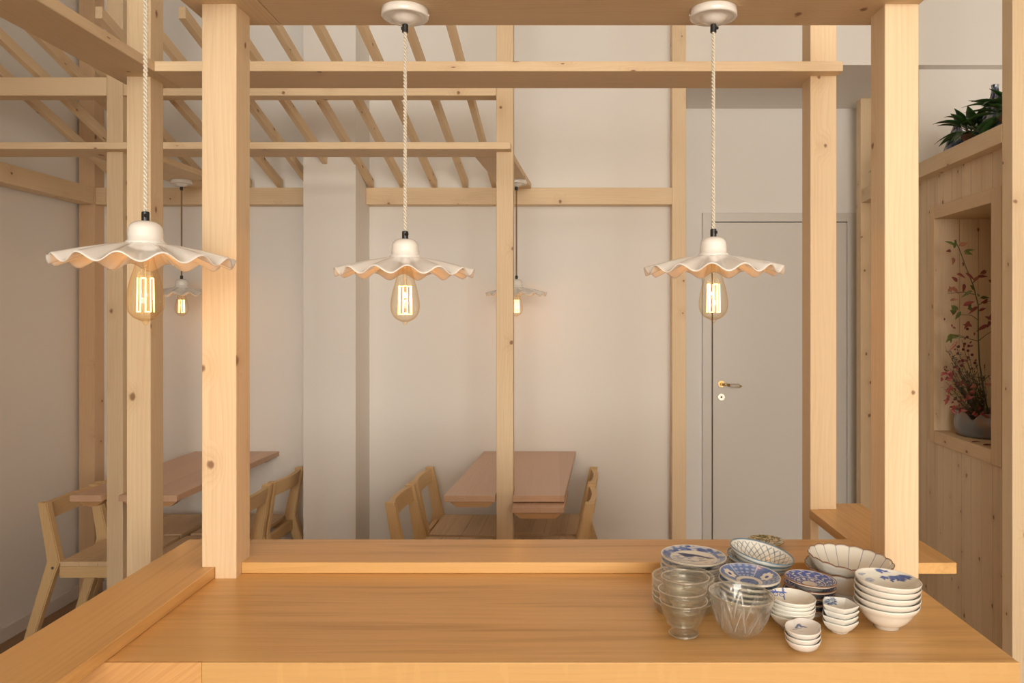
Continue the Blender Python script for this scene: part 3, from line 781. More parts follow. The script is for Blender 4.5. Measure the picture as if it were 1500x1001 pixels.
# small blue scroll plates, brown rims
def paint_scroll(side, s, th, x, y):
    if side == 'rim': return BROWN
    if side != 'in': return mixc((.74, .66, .55), BROWN, .8 * line(s - .96, .03)) if side == 'out' else WHT
    if s > .955: return BROWN if s > .975 else WHT
    c = mixc((.06, .10, .33), (.10, .15, .42), sn(th * 20, s * 20))
    q = math.sin(th * 14 + 2.4 * math.sin(s * 24)) * math.sin(s * 29)
    c = mixc(c, (.66, .68, .72), sm(.40, .62, q) * (1 - sm(.9, .95, s)))
    c = mixc(c, (.68, .69, .72), line(s - .60, .015))
    if s < .58:
        c = mixc(c, (.70, .70, .72), line(s - .47, .055) * sm(.1, .5, math.sin(th * 9)))
        c = mixc(c, WHT, 1 - sm(.28, .31, s))
    return c
d8 = 1.445
me = vessel('saucer', 38 * d8 / 1100 / 1.055, .019, .026, .004, .003, p=1.9, paint=paint_scroll, nr=52, seg=200, flat=.2)
stack('saucer', 'saucer', me, 5, PX(1185, d8), d8, .0118, 'small blue scroll saucer with brown rim, %s of its stack', 'blue scroll saucers', rot=.2, tilt=(.02, .07))
# large scalloped bowls
NS = 18
def outl(th): return 1 + .014 * (abs(math.cos(NS * th / 2)) ** .6 - .5) * 1.
def rimw(th): return .0026 * (abs(math.cos(NS * th / 2)) ** .7 - .5)
def paint_scal(side, s, th, x, y):
    if side == 'rim': return BROWN
    if side == 'foot': return mixc(WHT, MID, .25)
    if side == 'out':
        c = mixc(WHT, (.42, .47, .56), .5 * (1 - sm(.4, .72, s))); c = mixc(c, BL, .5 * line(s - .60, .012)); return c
    if s > .992: return BROWN
    k = (NS * th / 2 / PI) % 1.; dth = abs(k - .5) * 2 * PI / NS * s      # valley of every scallop
    return mixc(WHT, (.10, .14, .34), .85 * (1 - sm(.004, .012, dth)) * sm(.3, .4, s))
d9 = 1.533
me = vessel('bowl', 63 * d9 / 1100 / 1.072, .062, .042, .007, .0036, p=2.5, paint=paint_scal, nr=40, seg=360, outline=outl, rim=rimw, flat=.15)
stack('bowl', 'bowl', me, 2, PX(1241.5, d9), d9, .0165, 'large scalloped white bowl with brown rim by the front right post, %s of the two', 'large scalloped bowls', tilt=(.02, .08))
# white bowls with blue bamboo leaves (right)
def strokes(x, y, segs):
    best = 0.
    for x0, y0, x1, y1, w0, w1 in segs:
        dx, dy = x1 - x0, y1 - y0; L2 = dx * dx + dy * dy; t = max(0., min(1., ((x - x0) * dx + (y - y0) * dy) / L2))
        dd = math.hypot(x - x0 - t * dx, y - y0 - t * dy); w = w0 + (w1 - w0) * t
        best = max(best, 1 - sm(w * .6, w * 1.2 + .004, dd))
    return best
S10 = [(.10, .80, .30, .66, .10, .02), (.12, .70, .20, .48, .07, .02), (.30, .72, .42, .60, .06, .015), (.16, .10, .30, .20, .05, .02), (.20, .16, .22, -.12, .07, .015), (.30, .10, .34, -.05, .06, .01),
       (.42, .20, .80, .34, .06, .03), (.46, .14, .44, -.30, .08, .02), (.58, .14, .62, -.16, .07, .02), (.74, .30, .70, -.18, .09, .05), (.86, .24, .86, -.02, .06, .03)]
S10b = [(-.62, .30, -.45, .38, .14, .05), (-.36, -.10, -.20, -.30, .10, .05), (-.28, -.05, -.12, -.20, .08, .03), (-.44, -.22, -.26, -.34, .06, .03)]
def paint_bamboo(side, s, th, x, y):
    if side != 'in': return (.80, .765, .69)
    c = mixc(WHT, MID, .75 * strokes(x, y, S10b) * (.5 + .5 * sn(x * 20, y * 20)))
    st = strokes(x + .02 * math.sin(y * 30), y + .02 * math.sin(x * 26), [(*q[:4], q[4] * 1.35, q[5] * 1.2) for q in S10])
    c = mixc(c, mixc(BL, MID, sn(x * 12, y * 12) * .7), .95 * st)
    return mixc(c, MID, .35 * (1 - sm(.0, .22, math.hypot(x - .72, y - .1))))
d10 = 1.378
me = vessel('bowl', 48.5 * d10 / 1100 / 1.09, .046, .0225, .005, .0030, p=2.8, flare=.9, proj=True, paint=paint_bamboo, nr=130, seg=220, flat=.12)
stack('bowl', 'bowl', me, 5, PX(1298.5, d10), d10, .0108, 'white bowl with blue bamboo leaves at the counter end, %s of its stack', 'bamboo leaf bowls', rot=0., tilt=(.0, .05))
# five small white bowls with blue knots
S11 = [(-.78, .36, -.60, .30, .17, .14), (-.60, .42, -.08, .40, .12, .10), (-.55, .7, -.52, .45, .04, .06), (-.15, .96, -.13, .40, .05, .06), (-.15, .3, -.13, -.5, .05, .035), (-.78, .7, -.66, .5, .03, .06), (-.1, .42, .02, .36, .05, .02)]
def paint_knot(side, s, th, x, y):
    if side != 'in': return (.76, .765, .70)
    c = mixc(WHT, mixc((.03, .09, .42), MID, sn(x * 14, y * 14) * .6), .95 * strokes(x, y, S11))
    for a, b in ((-.54, .14), (-.22, .10)):
        dd = math.hypot(x - a, (y - b) * .55); c = mixc(c, BL, .9 * (1 - sm(.125, .15, dd))); c = mixc(c, WHT, 1 - sm(.085, .1, dd)); c = mixc(c, BL, .9 * (1 - sm(.025, .04, dd)))
    return c
d11 = 1.375
me = vessel('bowl', 34 * d11 / 1100 / 1.047, .030, .020, .003, .0028, p=3., proj=True, paint=paint_knot, nr=110, seg=180, flat=.1)
stack('bowl', 'bowl', me, 5, PX(1159, d11), d11, .0068, 'small white bowl with blue knots, %s of its stack', 'small knot bowls', tilt=(.0, .05))
# pointed dishes
def outl12(th):
    a = (th + 1.02 + PI / 5) % (2 * PI / 5) - PI / 5; pl = math.cos(PI / 5) / math.cos(a); return .62 * pl / math.cos(PI / 5) + .36
def paint_p(side, s, th, x, y):
    if side != 'in': return (.77, .77, .72)
    q = strokes(x, y, [(-.62, .0, -.1, .5, .26, .2), (-.35, -.35, .0, .1, .2, .18), (-.1, .75, .0, .3, .16, .18), (-.05, -.1, .1, -.45, .14, .05)])
    c = mixc(mixc(WHT, (.55, .66, .74), .25), mixc(NAVY, (.14, .28, .45), sn(x * 9, y * 9)), q * (.45 + .55 * sm(.3, .55, sn(x * 13 + 3, y * 13))))
    return c
d12 = 1.357
me = vessel('dish', 24.5 * d12 / 1100 / 1.069, .022, .0150, .0015, .0026, p=3.2, proj=True, paint=paint_p, nr=90, seg=180, outline=outl12, flat=.1)
stack('dish', 'dish', me, 4, PX(1229.5, d12), d12, .0098, 'small pointed white dish with blue blossoms, %s of its stack', 'pointed blossom dishes', tilt=(.0, .03))
# lobed dishes in front
def outl13(th):
    def gss(a, w): q = (th - a + PI) % (2 * PI) - PI; return math.exp(-(q / w) ** 2)
    return 1 + .13 * math.cos(2 * (th - 1.05)) - .12 * gss(1.9, .3) - .08 * gss(-.12, .3)
def paint_l(side, s, th, x, y):
    if side != 'in':
        return mixc((.76, .73, .68), (.55, .30, .08), .7 * (1 - sm(.05, .09, math.hypot(th - 4.05, (s - .62) * .8)))) if side == 'out' else (.76, .73, .68)
    c = (.77, .745, .71)
    q = strokes(x, y, [(-.16, -.25, .04, .1, .12, .10), (.04, .1, .16, -.25, .08, .07), (.22, -.2, .36, -.3, .08, .04), (-.4, -.5, .1, -.42, .03, .03)])
    return mixc(c, mixc(NAVY, (.16, .26, .45), sn(x * 16, y * 16)), .9 * q)
d13 = 1.292
me = vessel('dish', 30. * d13 / 1100 / 1.053, .018, .021, .001, .0026, p=4.5, proj=True, paint=paint_l, nr=80, seg=160, outline=outl13, flat=.2)
stack('dish', 'dish', me, 3, PX(1177, d13), d13, .0088, 'small lobed white dish at the very front, %s of its stack', 'lobed front dishes', tilt=(.0, .02))

# ---- glass
def glass_cup():
    prof_o = [(.0, 0), (.0235, 0), (.0262, .0015), (.0262, .004), (.0235, .008), (.0222, .0115), (.0235, .0145), (.0285, .021), (.0335, .030), (.0378, .041), (.0408, .052), (.0428, .0615)]
    prof_i = [(.0414, .0615), (.0392, .052), (.0361, .041), (.0317, .031), (.0265, .0232), (.019, .0185), (.010, .0165), (0, .0162)]
    bm = add_lathe(bmesh.new(), prof_o + prof_i, 56)
    return mesh_of(bm, True, 'glass_cup')
me = glass_cup(); me.materials.append(M['glass'])
def ring_mesh(R, z, r, name):
    return mesh_of(add_lathe(bmesh.new(), [(R + r * math.cos(2 * PI * i / 10), z + r * math.sin(2 * PI * i / 10)) for i in range(10)], 64, closed=True), True, name)
merim = ring_mesh(.0421, .0617, .0012, 'rim'); merim.materials.append(M['rim'])
mefoot = ring_mesh(.0255, .0028, .0016, 'foot'); mefoot.materials.append(M['rim'])
d1 = 1.343
for k, (dz, rx, ry) in enumerate(((0, 0, 0), (.0185, .0, .02), (.0405, .02, .03))):
    o = link('glass_cup', me, None); o.location = (PX(1001.5, d1) + (-.003 if k == 1 else .0015 * k), d1, CT + H + .0004 + dz); o.rotation_euler = (rx, ry, k)
    link('rim', merim, None, o); link('foot', mefoot, None, o)
    tag(o, 'footed clear glass bowl at the left front of the crockery, %s of its stack' % ('lowest', 'middle', 'topmost')[k], 'glass', 'stacked footed glass bowls')
# cut glass bowl
def cut_bowl():
    R, h = .0575, .073; N = 200
    def prof(off):
        out = []
        for i in range(23):
            s = i / 22; out.append((.026 + (R - .026 - off) * (s ** .62), .004 + (h - .004) * s))
        return out
    bm = bmesh.new(); rings = []
    def relief(th, s):
        # large petals below, fans near the rim
        u = th * 10 / (2 * PI); k = abs((u % 1) - .5) * 2
        pet = abs(k - (s * 1.25) % 1.); v = .0028 * (1 - sm(.0, .16, pet)) * sm(.08, .2, s) * (1 - sm(.86, .92, s))
        u2 = th * 30 / (2 * PI); v += .0014 * abs(((u2 + s * 3) % 1) - .5) * sm(.1, .3, s) * (1 - sm(.45, .6, s))
        return v
    ring_def = [(0, .0), (.022, .0), (.025, .001)]
    P = prof(0)
    full = [('b', r, z, 0) for r, z in ring_def] + [('o', r, z, i / 22) for i, (r, z) in enumerate(P)] + [('r', R - .0012, h + .001, 1.)] + \
           [('i', max(r - .0034, .001), max(z, .0075), i / 22) for i, (r, z) in reversed(list(enumerate(P)))] + [('b', .012, .007, 0), ('b', 0, .0068, 0)]
    for side, r, z, s in full:
        if r < 1e-6: rings.append([bm.verts.new((0, 0, z))]); continue
        ring = []
        for k in range(N):
            th = 2 * PI * k / N; rr = r
            if side == 'o': rr = r + relief(th, s)
            elif side == 'i': rr = r - .5 * relief(th, s)
            ring.append(bm.verts.new((rr * math.cos(th), rr * math.sin(th), z)))
        rings.append(ring)
    for a, b in zip(rings, rings[1:]):
        for k in range(N):
            k2 = (k + 1) % N
            if len(a) == 1: bm.faces.new((a[0], b[k2], b[k]))
            elif len(b) == 1: bm.faces.new((a[k], a[k2], b[0]))
            else: bm.faces.new((a[k], a[k2], b[k2], b[k]))
    me_ = mesh_of(bm, True, 'glass_bowl'); ca = me_.color_attributes.new('Col', 'FLOAT_COLOR', 'POINT')
    for v in me_.vertices:
        r_ = math.hypot(v.co.x, v.co.y); s_ = max(0., min(1., (v.co.z - .004) / (h - .004))); th = math.atan2(v.co.y, v.co.x)
        k = relief(th, s_) / .0028 if r_ > .02 and v.co.z > .005 else 0.
        ca.data[v.index].color = (k, k, k, 1)
    return me_
me = cut_bowl(); me.materials.append(M['cutglass']); d3 = 1.343
me2 = ring_mesh(.0562, .0735, .0016, 'rim'); me2.materials.append(M['rim'])
o = link('glass_bowl', me, None); link('rim', me2, None, o); o.location = (PX(1082, d3) + .001, d3, CT + H + .0004); o.rotation_euler = (.02, .05, .1)
tag(o, 'pressed cut glass bowl between the footed glasses and the knot bowls', 'glass bowl')
# beaded glass dishes
def bead_dish():
    R, h = .0585, .022
    prof = [(0, 0), (.046, 0), (.0525, .0015), (.0555, .008), (.0575, .017), (R, h), (.0575, h + .0006), (.0555, .018), (.0535, .0095), (.049, .0045), (.036, .0028), (0, .0028)]
    return add_lathe(bmesh.new(), prof, 72), R, h
bm, R, h = bead_dish(); medish = mesh_of(bm, True, 'beaded_dish'); medish.materials.append(M['frost'])
bm = bmesh.new()
for k in range(64):
    th = 2 * PI * k / 64; add_sphere(bm, (R * math.cos(th), R * math.sin(th), h), .0024, 6)
mebead = mesh_of(bm, True, 'beading'); mebead.materials.append(M['rim'])
d2 = 1.458
for k in range(5):
    t = thing('beaded_dish', 'clear glass dish with beaded rim behind the footed glasses, %s of its stack' % ORD[5][4 - k], 'dish', (PX(1000.5, d2), d2, CT + H + .0004 + k * .0105), .1 * k, 'stacked beaded glass dishes')
    link('dish', medish, None, t); link('beading', mebead, None, t)

# ------------------------------------------------------------------ boarded wall on the right with its niche
SK = .053
def XP(d): return 1.88 + SK * (d - 3.05)
rotp = -math.atan(SK)
def loc(y): return (XP(y), y, 0)
pw = bpy.data.objects.new('panel_wall', None); C.objects.link(pw); pw.location = (XP(3.07), 3.07, 0); pw.rotation_euler = (0, 0, rotp)
tag(pw, 'knotty pine boarded partition on the right with a framed niche', 'partition')
cs = math.cos(math.atan(SK))
def U(d): return (d - 3.07) / cs           # distance along the wall
n0, n1, nz0, nz1 = U(3.244), U(3.79), H - .578, H + .489
Ltot = U(4.69); ztop = H + .712
bm = bmesh.new()
def brd(u0, u1, z0, z1, x0=0., x1=.02):
    add_box(bm, x0, x1, u0, u1, z0, z1)
W = .093; u = 0.
while u < Ltot - .001:
    u1 = min(u + W, Ltot)
    a, b = u, u1 - .003
    if b <= n0 or a >= n1: brd(a, b, 0, ztop)
    else:
        brd(a, b, 0, nz0 - .002); brd(a, b, nz1 + .002, ztop)
        if a < n0: brd(a, n0, nz0 - .002, nz1 + .002)
        if b > n1: brd(n1, b, nz0 - .002, nz1 + .002)
    u = u1
obj('boarding', bm, M['pine_wall'], pw)
bm = bmesh.new(); add_box(bm, .0205, .03, 0, U(4.13), 0, nz0 - .03); add_box(bm, .0205, .03, 0, U(4.13), nz1 + .03, ztop)
add_box(bm, .0205, .03, 0, n0 - .02, nz0 - .03, nz1 + .03); add_box(bm, .0205, .03, n1 + .02, U(4.13), nz0 - .03, nz1 + .03)
obj('backing', bm, M['gap'], pw)
bm = box(.442, .46, 0, U(4.12), 0, ztop); add_box(bm, .031, .441, 0, .018, 0, ztop)
obj('back_boarding', bm, M['pine_wall'], pw)
# niche lining
ND = .40
bm = bmesh.new(); k = .0205
while k < ND - .001:
    add_box(bm, k, min(k + .092, ND) - .0014, n1, n1 + .015, nz0, nz1); add_box(bm, k, min(k + .092, ND) - .0014, n0 - .015, n0, nz0, nz1); k += .093
k = n0
while k < n1 - .001:
    add_box(bm, ND, ND + .015, k, min(k + .092, n1), nz0, nz1); k += .093
obj('niche_lining', bm, M['pine_niche'], pw)
bm = bmesh.new(); add_box(bm, -.012, ND + .015, n0 - .015, n1 + .015, nz0 - .022, nz0)
o = obj('niche_sill', bm, M['pine_dark'], pw)
bm = bmesh.new(); add_box(bm, .0, ND + .015, n0 - .015, n1 + .015, nz1, nz1 + .02)
obj('niche_soffit', bm, M['pine_dark'], pw)
CW = .062
def cas(name, u0, u1, z0, z1, long):
    xm, um, zm = -.006, (u0 + u1) / 2, (z0 + z1) / 2
    if long == 'Z':
        b = box(-(z1 - z0) / 2, (z1 - z0) / 2, -(u1 - u0) / 2, (u1 - u0) / 2, -.0065, .0065, bevel=.0015)
        o_ = obj(name, b, M['pine_dark'], pw); o_.matrix_local = Matrix(((0, 0, -1, xm), (0, 1, 0, um), (1, 0, 0, zm), (0, 0, 0, 1)))
    else:
        b = box(-(u1 - u0) / 2, (u1 - u0) / 2, -.0065, .0065, -(z1 - z0) / 2, (z1 - z0) / 2, bevel=.0015)
        o_ = obj(name, b, M['pine_dark'], pw); o_.matrix_local = Matrix(((0, 1, 0, xm), (1, 0, 0, um), (0, 0, 1, zm), (0, 0, 0, 1)))
cas('niche_casing', n0 - .085, n0, nz0 - CW, nz1 + CW, 'Z'); cas('niche_casing', n1, n1 + .05, nz0 - CW, nz1 + CW, 'Z')
cas('niche_casing', n0 + .001, n1 - .001, nz1, nz1 + CW, 'U'); cas('niche_casing', n0 + .001, n1 - .001, nz0 - CW, nz0 - .001, 'U')
# rail and shelf on top
ux = U(4.695)
b = box(-ux / 2, ux / 2, -.03, .03, -.0385, .0385, bevel=.002); o = obj('rail', b, M['pine'], pw)
o.matrix_local = Matrix(((0, 1, 0, -.030), (1, 0, 0, ux / 2), (0, 0, 1, H + .7485), (0, 0, 0, 1)))
b = box(-U(4.1) / 2, U(4.1) / 2, -.22, .22, -.0125, .0125); o = obj('shelf_board', b, M['pine_dark'], pw)
o.matrix_local = Matrix(((0, 1, 0, .221), (1, 0, 0, U(4.1) / 2), (0, 0, 1, H + .7745), (0, 0, 0, 1)))
SHZ = H + .787

# ------------------------------------------------------------------ plants
def add_leaf(bm, base, d, L, W, droop=.3, up=(0, 0, 1), n=6):
    base = Vector(base); d = Vector(d).normalized(); side = d.cross(Vector(up))
    if side.length < .05: side = d.cross(Vector((1, 0, 0)))
    side.normalize(); nrm = side.cross(d)
    rows = []
    for i in range(n + 1):
        t = i / n; p = base + d * L * t - Vector((0, 0, 1)) * droop * L * t * t
        w = W * (math.sin(PI * min(1., t ** .75)) * (1 - .25 * t)) * .5 + .0004
        if i == n: w = .0003
        rows.append((bm.verts.new(p - side * w + nrm * w * .35), bm.verts.new(p), bm.verts.new(p + side * w + nrm * w * .35)))
    for a, b in zip(rows, rows[1:]):
        bm.faces.new((a[0], a[1], b[1], b[0])); bm.faces.new((a[1], a[2], b[2], b[1]))
def solid(o, t=.0008):
    md = o.modifiers.new('Solid', 'SOLIDIFY'); md.thickness = t; return o
rnd = random.Random(11)
def pot_plant(label, x, y, z, r, h, n, L, dirs=None):
    t = thing('potted_plant', label, 'plant', (x, y, z), 0, 'potted plants on the partition shelf')
    bm = add_lathe(bmesh.new(), [(0, 0), (r * .72, 0), (r * .95, h * .8), (r * 1.05, h * .82), (r * 1.05, h), (r * .93, h), (r * .9, h * .85), (0, h * .85)], 28)
    obj('pot', bm, M['terra'], t, True)
    bm = add_lathe(bmesh.new(), [(0, h * .86), (r * .9, h * .855)], 24); obj('soil', bm, M['soil'], t)
    bl, bs = bmesh.new(), bmesh.new()
    for i in range(n):
        th = rnd.uniform(0, 2 * PI); el = rnd.uniform(.1, 1.25); ln = rnd.uniform(.45, 1.) * L
        d = Vector((math.cos(th) * math.cos(el), math.sin(th) * math.cos(el), math.sin(el)))
        p0 = Vector((rnd.uniform(-.4, .4) * r, rnd.uniform(-.4, .4) * r, h * .86)); p1 = p0 + d * ln * .6
        add_tube(bs, [p0, (p0 + p1) / 2 + Vector((0, 0, .01)), p1], .0016, 5)
        d2 = (d + Vector((0, 0, -.35))).normalized()
        add_leaf(bl, p1, d2, rnd.uniform(.09, .135) * L / .14, rnd.uniform(.036, .052) * L / .14, rnd.uniform(.1, .5))
    obj('stems', bs, M['stem'], t, True); solid(obj('foliage', bl, M['leaf'], t, True))
    return t
def blue_vase(label, x, y, z, r, h):
    def pv(th, zz):
        c = (.42, .45, .47); q = sn(th * 3.4, zz * 42); c = mixc(c, (.015, .025, .07), sm(.36, .5, q)); return mixc(c, (.12, .17, .27), sm(.55, .7, sn(th * 5 + 7, zz * 70)))
    prof = [(0, 0), (r * .9, 0), (r, h * .04), (r * .98, h * .12), (r * .72, h * .38), (r * .46, h * .62), (r * .24, h * .82), (r * .17, h * .95), (r * .2, h), (r * .13, h), (r * .1, h * .9), (0, h * .88)]
    full = []
    for (a, b), (c, d) in zip(prof, prof[1:]):
        for i in range(6): full.append((a + (c - a) * i / 6, b + (d - b) * i / 6))
    full.append(prof[-1])
    bm = bmesh.new(); add_lathe(bm, full, 64); me_ = mesh_of(bm, True, 'vase')
    ca = me_.color_attributes.new('Col', 'FLOAT_COLOR', 'POINT')
    for v in me_.vertices: ca.data[v.index].color = (*pv(math.atan2(v.co.y, v.co.x) + 3.2, v.co.z), 1)
    me_.materials.append(M['ceramic']); o_ = link('vase', me_, None); o_.location = (x, y, z)
    return tag(o_, label, 'vase', 'blue and white cone vases')
pot_plant('leafy green plant in a clay pot beside the front right post', XP(3.66) + .105, 3.62, SHZ, .055, .09, 46, .155)
pot_plant('leafy green plant in a clay pot beside the near right post', XP(3.35) + .115, 3.30, SHZ, .055, .10, 40, .17)
pot_plant('leafy green plant mostly hidden behind the front right post', XP(4.35) + .02, 4.38, SHZ + .0, .04, .09, 16, .13)
blue_vase('blue and white cone vase behind the clay pot by the front right post', XP(3.85) + .12, 3.83, SHZ, .075, .22)
blue_vase('blue and white cone vase behind the clay pot by the near right post', XP(3.52) + .14, 3.50, SHZ, .085, .29)

# niche vase and autumn arrangement
vx, vy, vz = 2.095, 3.62, nz0
def notch(th, r, z):
    q = (th - (-2.62) + PI) % (2 * PI) - PI
    if z > .05 and r > .1: z = z - .034 * math.exp(-(q / .17) ** 2) * sm(.05, .12, z)
    return r, z
bm = bmesh.new()
full = [(0, 0), (.145, 0), (.152, .006)] + [(.152 + .008 * math.sin(PI * i / 14), .006 + .110 * i / 14) for i in range(1, 15)] + [(.150, .120), (.143, .116)] + [(.143, .116 - .09 * i / 10) for i in range(1, 11)] + [(0, .02)]
add_lathe(bm, full, 140, notch)
def potmat():
    m, nt, p, o = new_mat('two tone stoneware glaze'); N = nt.nodes; L = nt.links
    tc = N.new('ShaderNodeTexCoord'); nz = N.new('ShaderNodeTexNoise'); nz.inputs['Scale'].default_value = 9.; nz.inputs['Detail'].default_value = 4.
    L.new(tc.outputs['Object'], nz.inputs['Vector']); rp = N.new('ShaderNodeValToRGB')
    rp.color_ramp.elements[0].position = .42; rp.color_ramp.elements[0].color = (.17, .18, .19, 1); rp.color_ramp.elements[1].position = .62; rp.color_ramp.elements[1].color = (.27, .17, .11, 1)
    L.new(nz.outputs['Fac'], rp.inputs[0]); L.new(rp.outputs[0], p.inputs['Base Color']); p.inputs['Roughness'].default_value = .3; p.inputs['Coat Weight'].default_value = .3
    return m
M['pot2'] = potmat()
v = obj('niche_vase', bm, M['pot2'], None, True); v.location = (vx, vy, vz + .0005)
tag(v, 'round grey stoneware vase with a notched rim in the wall niche', 'vase')
def NP(x, y, d): return Vector((PX(x, d), d, PZ(y, d)))
da = 3.56
br = thing('autumn_branch', 'tall branch with red and green leaves rising from the niche vase', 'branch', NP(1447, 605, da))
org = br.location.copy()
bs, bg, brd_, bp_, bb_ = (bmesh.new() for _ in range(5))
main = [(1449, 628), (1447, 603), (1441, 571), (1435, 534), (1433, 497), (1433, 447), (1426, 419), (1415, 392), (1405, 364), (1398, 352)]
mp = [NP(x, y, da + .02 * math.sin(i)) - org for i, (x, y) in enumerate(main)]
add_tube(bs, mp, [.0042 - .0003 * i for i in range(len(mp))], 7)
sides = [[(1433, 500), (1444, 491), (1458, 482)], [(1433, 500), (1418, 496), (1402, 490)], [(1433, 447), (1443, 442), (1452, 441)], [(1430, 432), (1412, 428), (1388, 430)], [(1424, 415), (1438, 404), (1446, 396)],
         [(1434, 470), (1423, 462), (1402, 461)], [(1438, 560), (1448, 551), (1456, 548)]]
for s in sides: add_tube(bs, [NP(x, y, da + .015 * i) - org for i, (x, y) in enumerate(s)], [.002, .0017, .001], 5)
leafspots = [(1397, 362, 'g'), (1407, 360, 'p'), (1398, 378, 'o'), (1390, 366, 'r'), (1412, 372, 'g'), (1412, 388, 'r'), (1404, 400, 'r'), (1416, 402, 'r'), (1430, 404, 'r'), (1436, 397, 'r'), (1444, 400, 'r'), (1446, 408, 'r'),
             (1402, 412, 'r'), (1396, 421, 'p'), (1410, 418, 'r'), (1424, 410, 'p'), (1424, 424, 'g'), (1396, 430, 'p'), (1393, 440, 'p'), (1388, 428, 'p'), (1433, 435, 'g'), (1440, 444, 'r'), (1447, 446, 'r'),
             (1402, 450, 'r'), (1406, 456, 'g'), (1418, 452, 'g'), (1412, 448, 'r'), (1430, 452, 'r'), (1436, 455, 'r'), (1398, 462, 'g'), (1454, 456, 'r'), (1441, 466, 'r'), (1418, 468, 'r'), (1426, 478, 'r'), (1389, 494, 'g'), (1394, 492, 'g'), (1400, 500, 'o'),
             (1452, 470, 'r'), (1449, 478, 'r'), (1432, 562, 'o'), (1440, 566, 'p'), (1450, 555, 'r')]
for x, y, c in leafspots:
    for q in range(1 if c != 'g' else 2):
        b_ = {'g': bg, 'r': brd_, 'p': bp_, 'o': bp_}[c]
        d = Vector((rnd.uniform(-1, 1), rnd.uniform(-1, .4), rnd.uniform(-.6, .9)))
        add_leaf(b_, NP(x + rnd.uniform(-3, 3), y + rnd.uniform(-3, 3), da + rnd.uniform(-.03, .03)) - org, d, rnd.uniform(.038, .062), rnd.uniform(.014, .021), .2, up=(0, -1, .3), n=5)
obj('stem', bs, M['stem'], br, True)
for b_, m_, lab in ((bg, 'leaf2', 'olive green leaves'), (brd_, 'red', 'red autumn leaves'), (bp_, 'pink', 'salmon leaves')):
    o = solid(obj('foliage', b_, M[m_], br, True)); o['label'] = lab
# berry sprig
bt = thing('berry_sprig', 'sprig with dark red berries leaning left in the niche vase', 'branch', NP(1438, 612, 3.55))
org = bt.location.copy(); bs, bb_, pk = bmesh.new(), bmesh.new(), bmesh.new()
for tx, ty in ((1400, 505), (1409, 498), (1417, 512), (1396, 540), (1406, 548), (1386, 560), (1430, 530), (1420, 540)):
    mid = ((1436 + tx) / 2 + 4, (615 + ty) / 2 + 6)
    add_tube(bs, [NP(1437, 620, 3.55) - org, NP(*mid, 3.54) - org, NP(tx, ty, 3.53) - org], [.002, .0016, .001], 5)
for x, y in ((1413, 504), (1419, 507), (1417, 494), (1411, 512), (1418, 514), (1403, 518), (1428, 532), (1410, 528), (1418, 524), (1398, 538), (1408, 536), (1396, 548), (1417, 482), (1404, 508), (1424, 520)):
    add_sphere(bb_, NP(x, y, 3.53 + rnd.uniform(-.02, .02)) - org, .0068, 8)
for i in range(46):
    x = rnd.gauss(1408, 14); y = rnd.gauss(520, 45)
    if 440 < y < 600 and 1374 < x < 1455: add_leaf(pk, NP(x, y, 3.54 + rnd.uniform(-.02, .03)) - org, (rnd.uniform(-1, 1), -.3, rnd.uniform(-1, 1)), .016, .010, .1, up=(0, -1, .2), n=3)
for x, y in ((1386, 546), (1392, 552), (1384, 553), (1389, 585), (1392, 570), (1419, 578), (1421, 584), (1396, 598), (1408, 600), (1440, 606), (1432, 604)):
    for q in range(3): add_leaf(pk, NP(x + rnd.uniform(-4, 4), y + rnd.uniform(-3, 3), 3.47 + rnd.uniform(-.01, .02)) - org, (rnd.uniform(-1, 1), -.3, rnd.uniform(-.6, .6)), .03, .016, .1, up=(0, -1, .2), n=4)
obj('stem', bs, M['stem'], bt, True); o = obj('berries', bb_, M['berry'], bt, True); o = solid(obj('foliage', pk, M['red'], bt, True)); o['label'] = 'small red leaves'
# heather sprays
ht = thing('heather_bunch', 'bunch of fine muted heather twigs fanning left in the niche vase', 'branch', NP(1436, 612, 3.58))
org = ht.location.copy(); bs, bl = bmesh.new(), bmesh.new()
for i in range(44):
    tx, ty = rnd.uniform(1376, 1442), rnd.uniform(500, 585)
    if tx > 1415: ty += 25
    mid = ((1436 + tx) / 2 + 6, (615 + ty) / 2 + 4); dd = 3.58 + rnd.uniform(-.04, .04)
    P3 = [NP(1436 + rnd.uniform(-6, 6), 622, 3.58) - org, NP(*mid, (3.58 + dd) / 2) - org, NP(tx, ty, dd) - org]
    add_tube(bs, P3, [.0015, .0012, .0006], 4)
    for q in range(22):
        t = rnd.uniform(.35, 1.); p = P3[0] * (1 - t) ** 2 + P3[1] * 2 * t * (1 - t) + P3[2] * t * t
        add_leaf(bl, p, (rnd.uniform(-1, 1), rnd.uniform(-1, 1), rnd.uniform(0, 1.2)), rnd.uniform(.012, .024), .006, .0, n=2)
obj('stem', bs, M['heather'], ht, True); o = solid(obj('foliage', bl, M['heather'], ht, True), .0005)
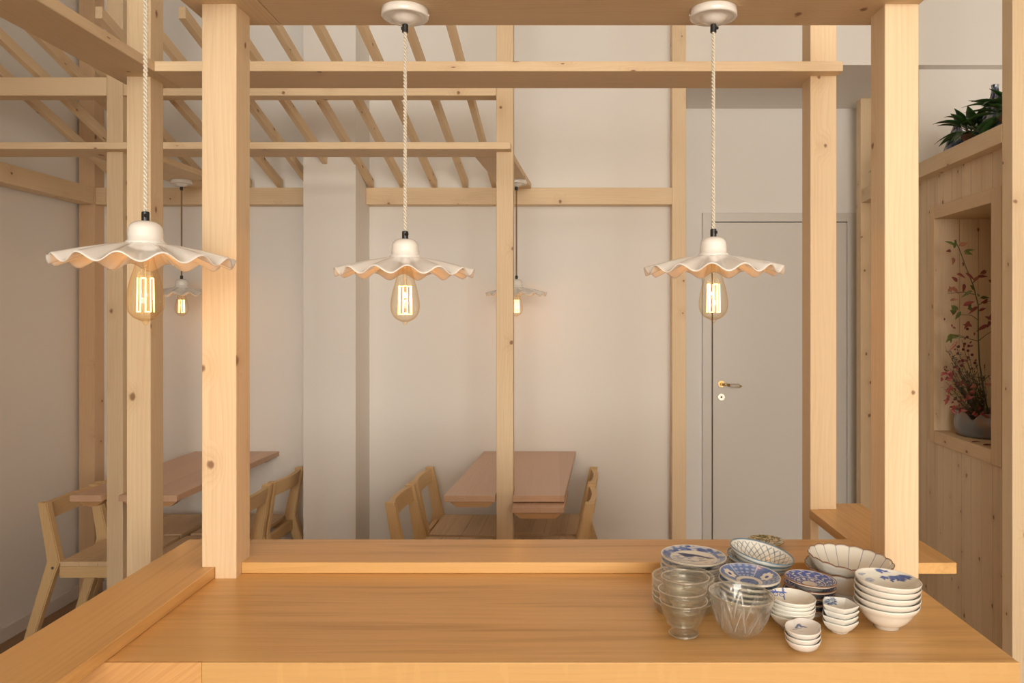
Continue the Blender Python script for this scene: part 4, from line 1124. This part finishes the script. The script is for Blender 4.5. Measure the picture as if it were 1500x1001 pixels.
for i, (x, y, lab) in enumerate(((1430, 649, 'fallen red leaf on the niche sill, left of the other'), (1446, 653, 'fallen red leaf on the niche sill, right of the other'))):
    bm = bmesh.new(); add_leaf(bm, (-.02, 0, .002), (1, .25 - .5 * i, .03), .05, .022, 0., n=5)
    o = solid(obj('fallen_leaf', bm, M['red'], None, True)); dl = .578 * 1100 / (y - 463); o.location = (PX(x, dl), dl, nz0 + .001)
    tag(o, lab, 'leaf', 'fallen leaves')

# ------------------------------------------------------------------ light
w = bpy.data.worlds.new('World'); bpy.context.scene.world = w; w.use_nodes = True
bgn = w.node_tree.nodes['Background']; bgn.inputs[0].default_value = (1., .95, .87, 1); bgn.inputs[1].default_value = 3.6
def area(name, locn, target, sx, sy, e, col):
    ld = bpy.data.lights.new(name, 'AREA'); ld.shape = 'RECTANGLE'; ld.size = sx; ld.size_y = sy; ld.energy = e; ld.color = col
    o = bpy.data.objects.new(name, ld); C.objects.link(o); o.location = locn
    o.rotation_euler = (Vector(target) - Vector(locn)).to_track_quat('-Z', 'Y').to_euler()
    return o
area('window_daylight', (.8, -6.9, 2.1), (.2, 3., 1.2), 4.2, 2.6, 430, (1., .95, .86))

# ------------------------------------------------------------------ camera
cd = bpy.data.cameras.new('Camera'); cam = bpy.data.objects.new('Camera', cd); C.objects.link(cam)
cam.location = (0, 0, H); cam.rotation_euler = (PI / 2, 0, 0)
cd.sensor_width = 36.; cd.sensor_fit = 'HORIZONTAL'; cd.lens = 36. * 1100 / 1500
cd.shift_x = -(815 - 750) / 1500; cd.shift_y = -(500.5 - 463) / 1500
cd.clip_start = .05
sc = bpy.context.scene; sc.camera = cam
sc.view_settings.view_transform = 'Standard'; sc.view_settings.look = 'None'; sc.view_settings.gamma = 1.; sc.view_settings.exposure = -.07; sc.view_settings.use_curve_mapping = False
sc.cycles.use_denoising = True
sc.cycles.max_bounces = 14; sc.cycles.transparent_max_bounces = 40; sc.cycles.transmission_bounces = 14; sc.cycles.diffuse_bounces = 5
sc.cycles.caustics_reflective = False; sc.cycles.sample_clamp_indirect = 6.
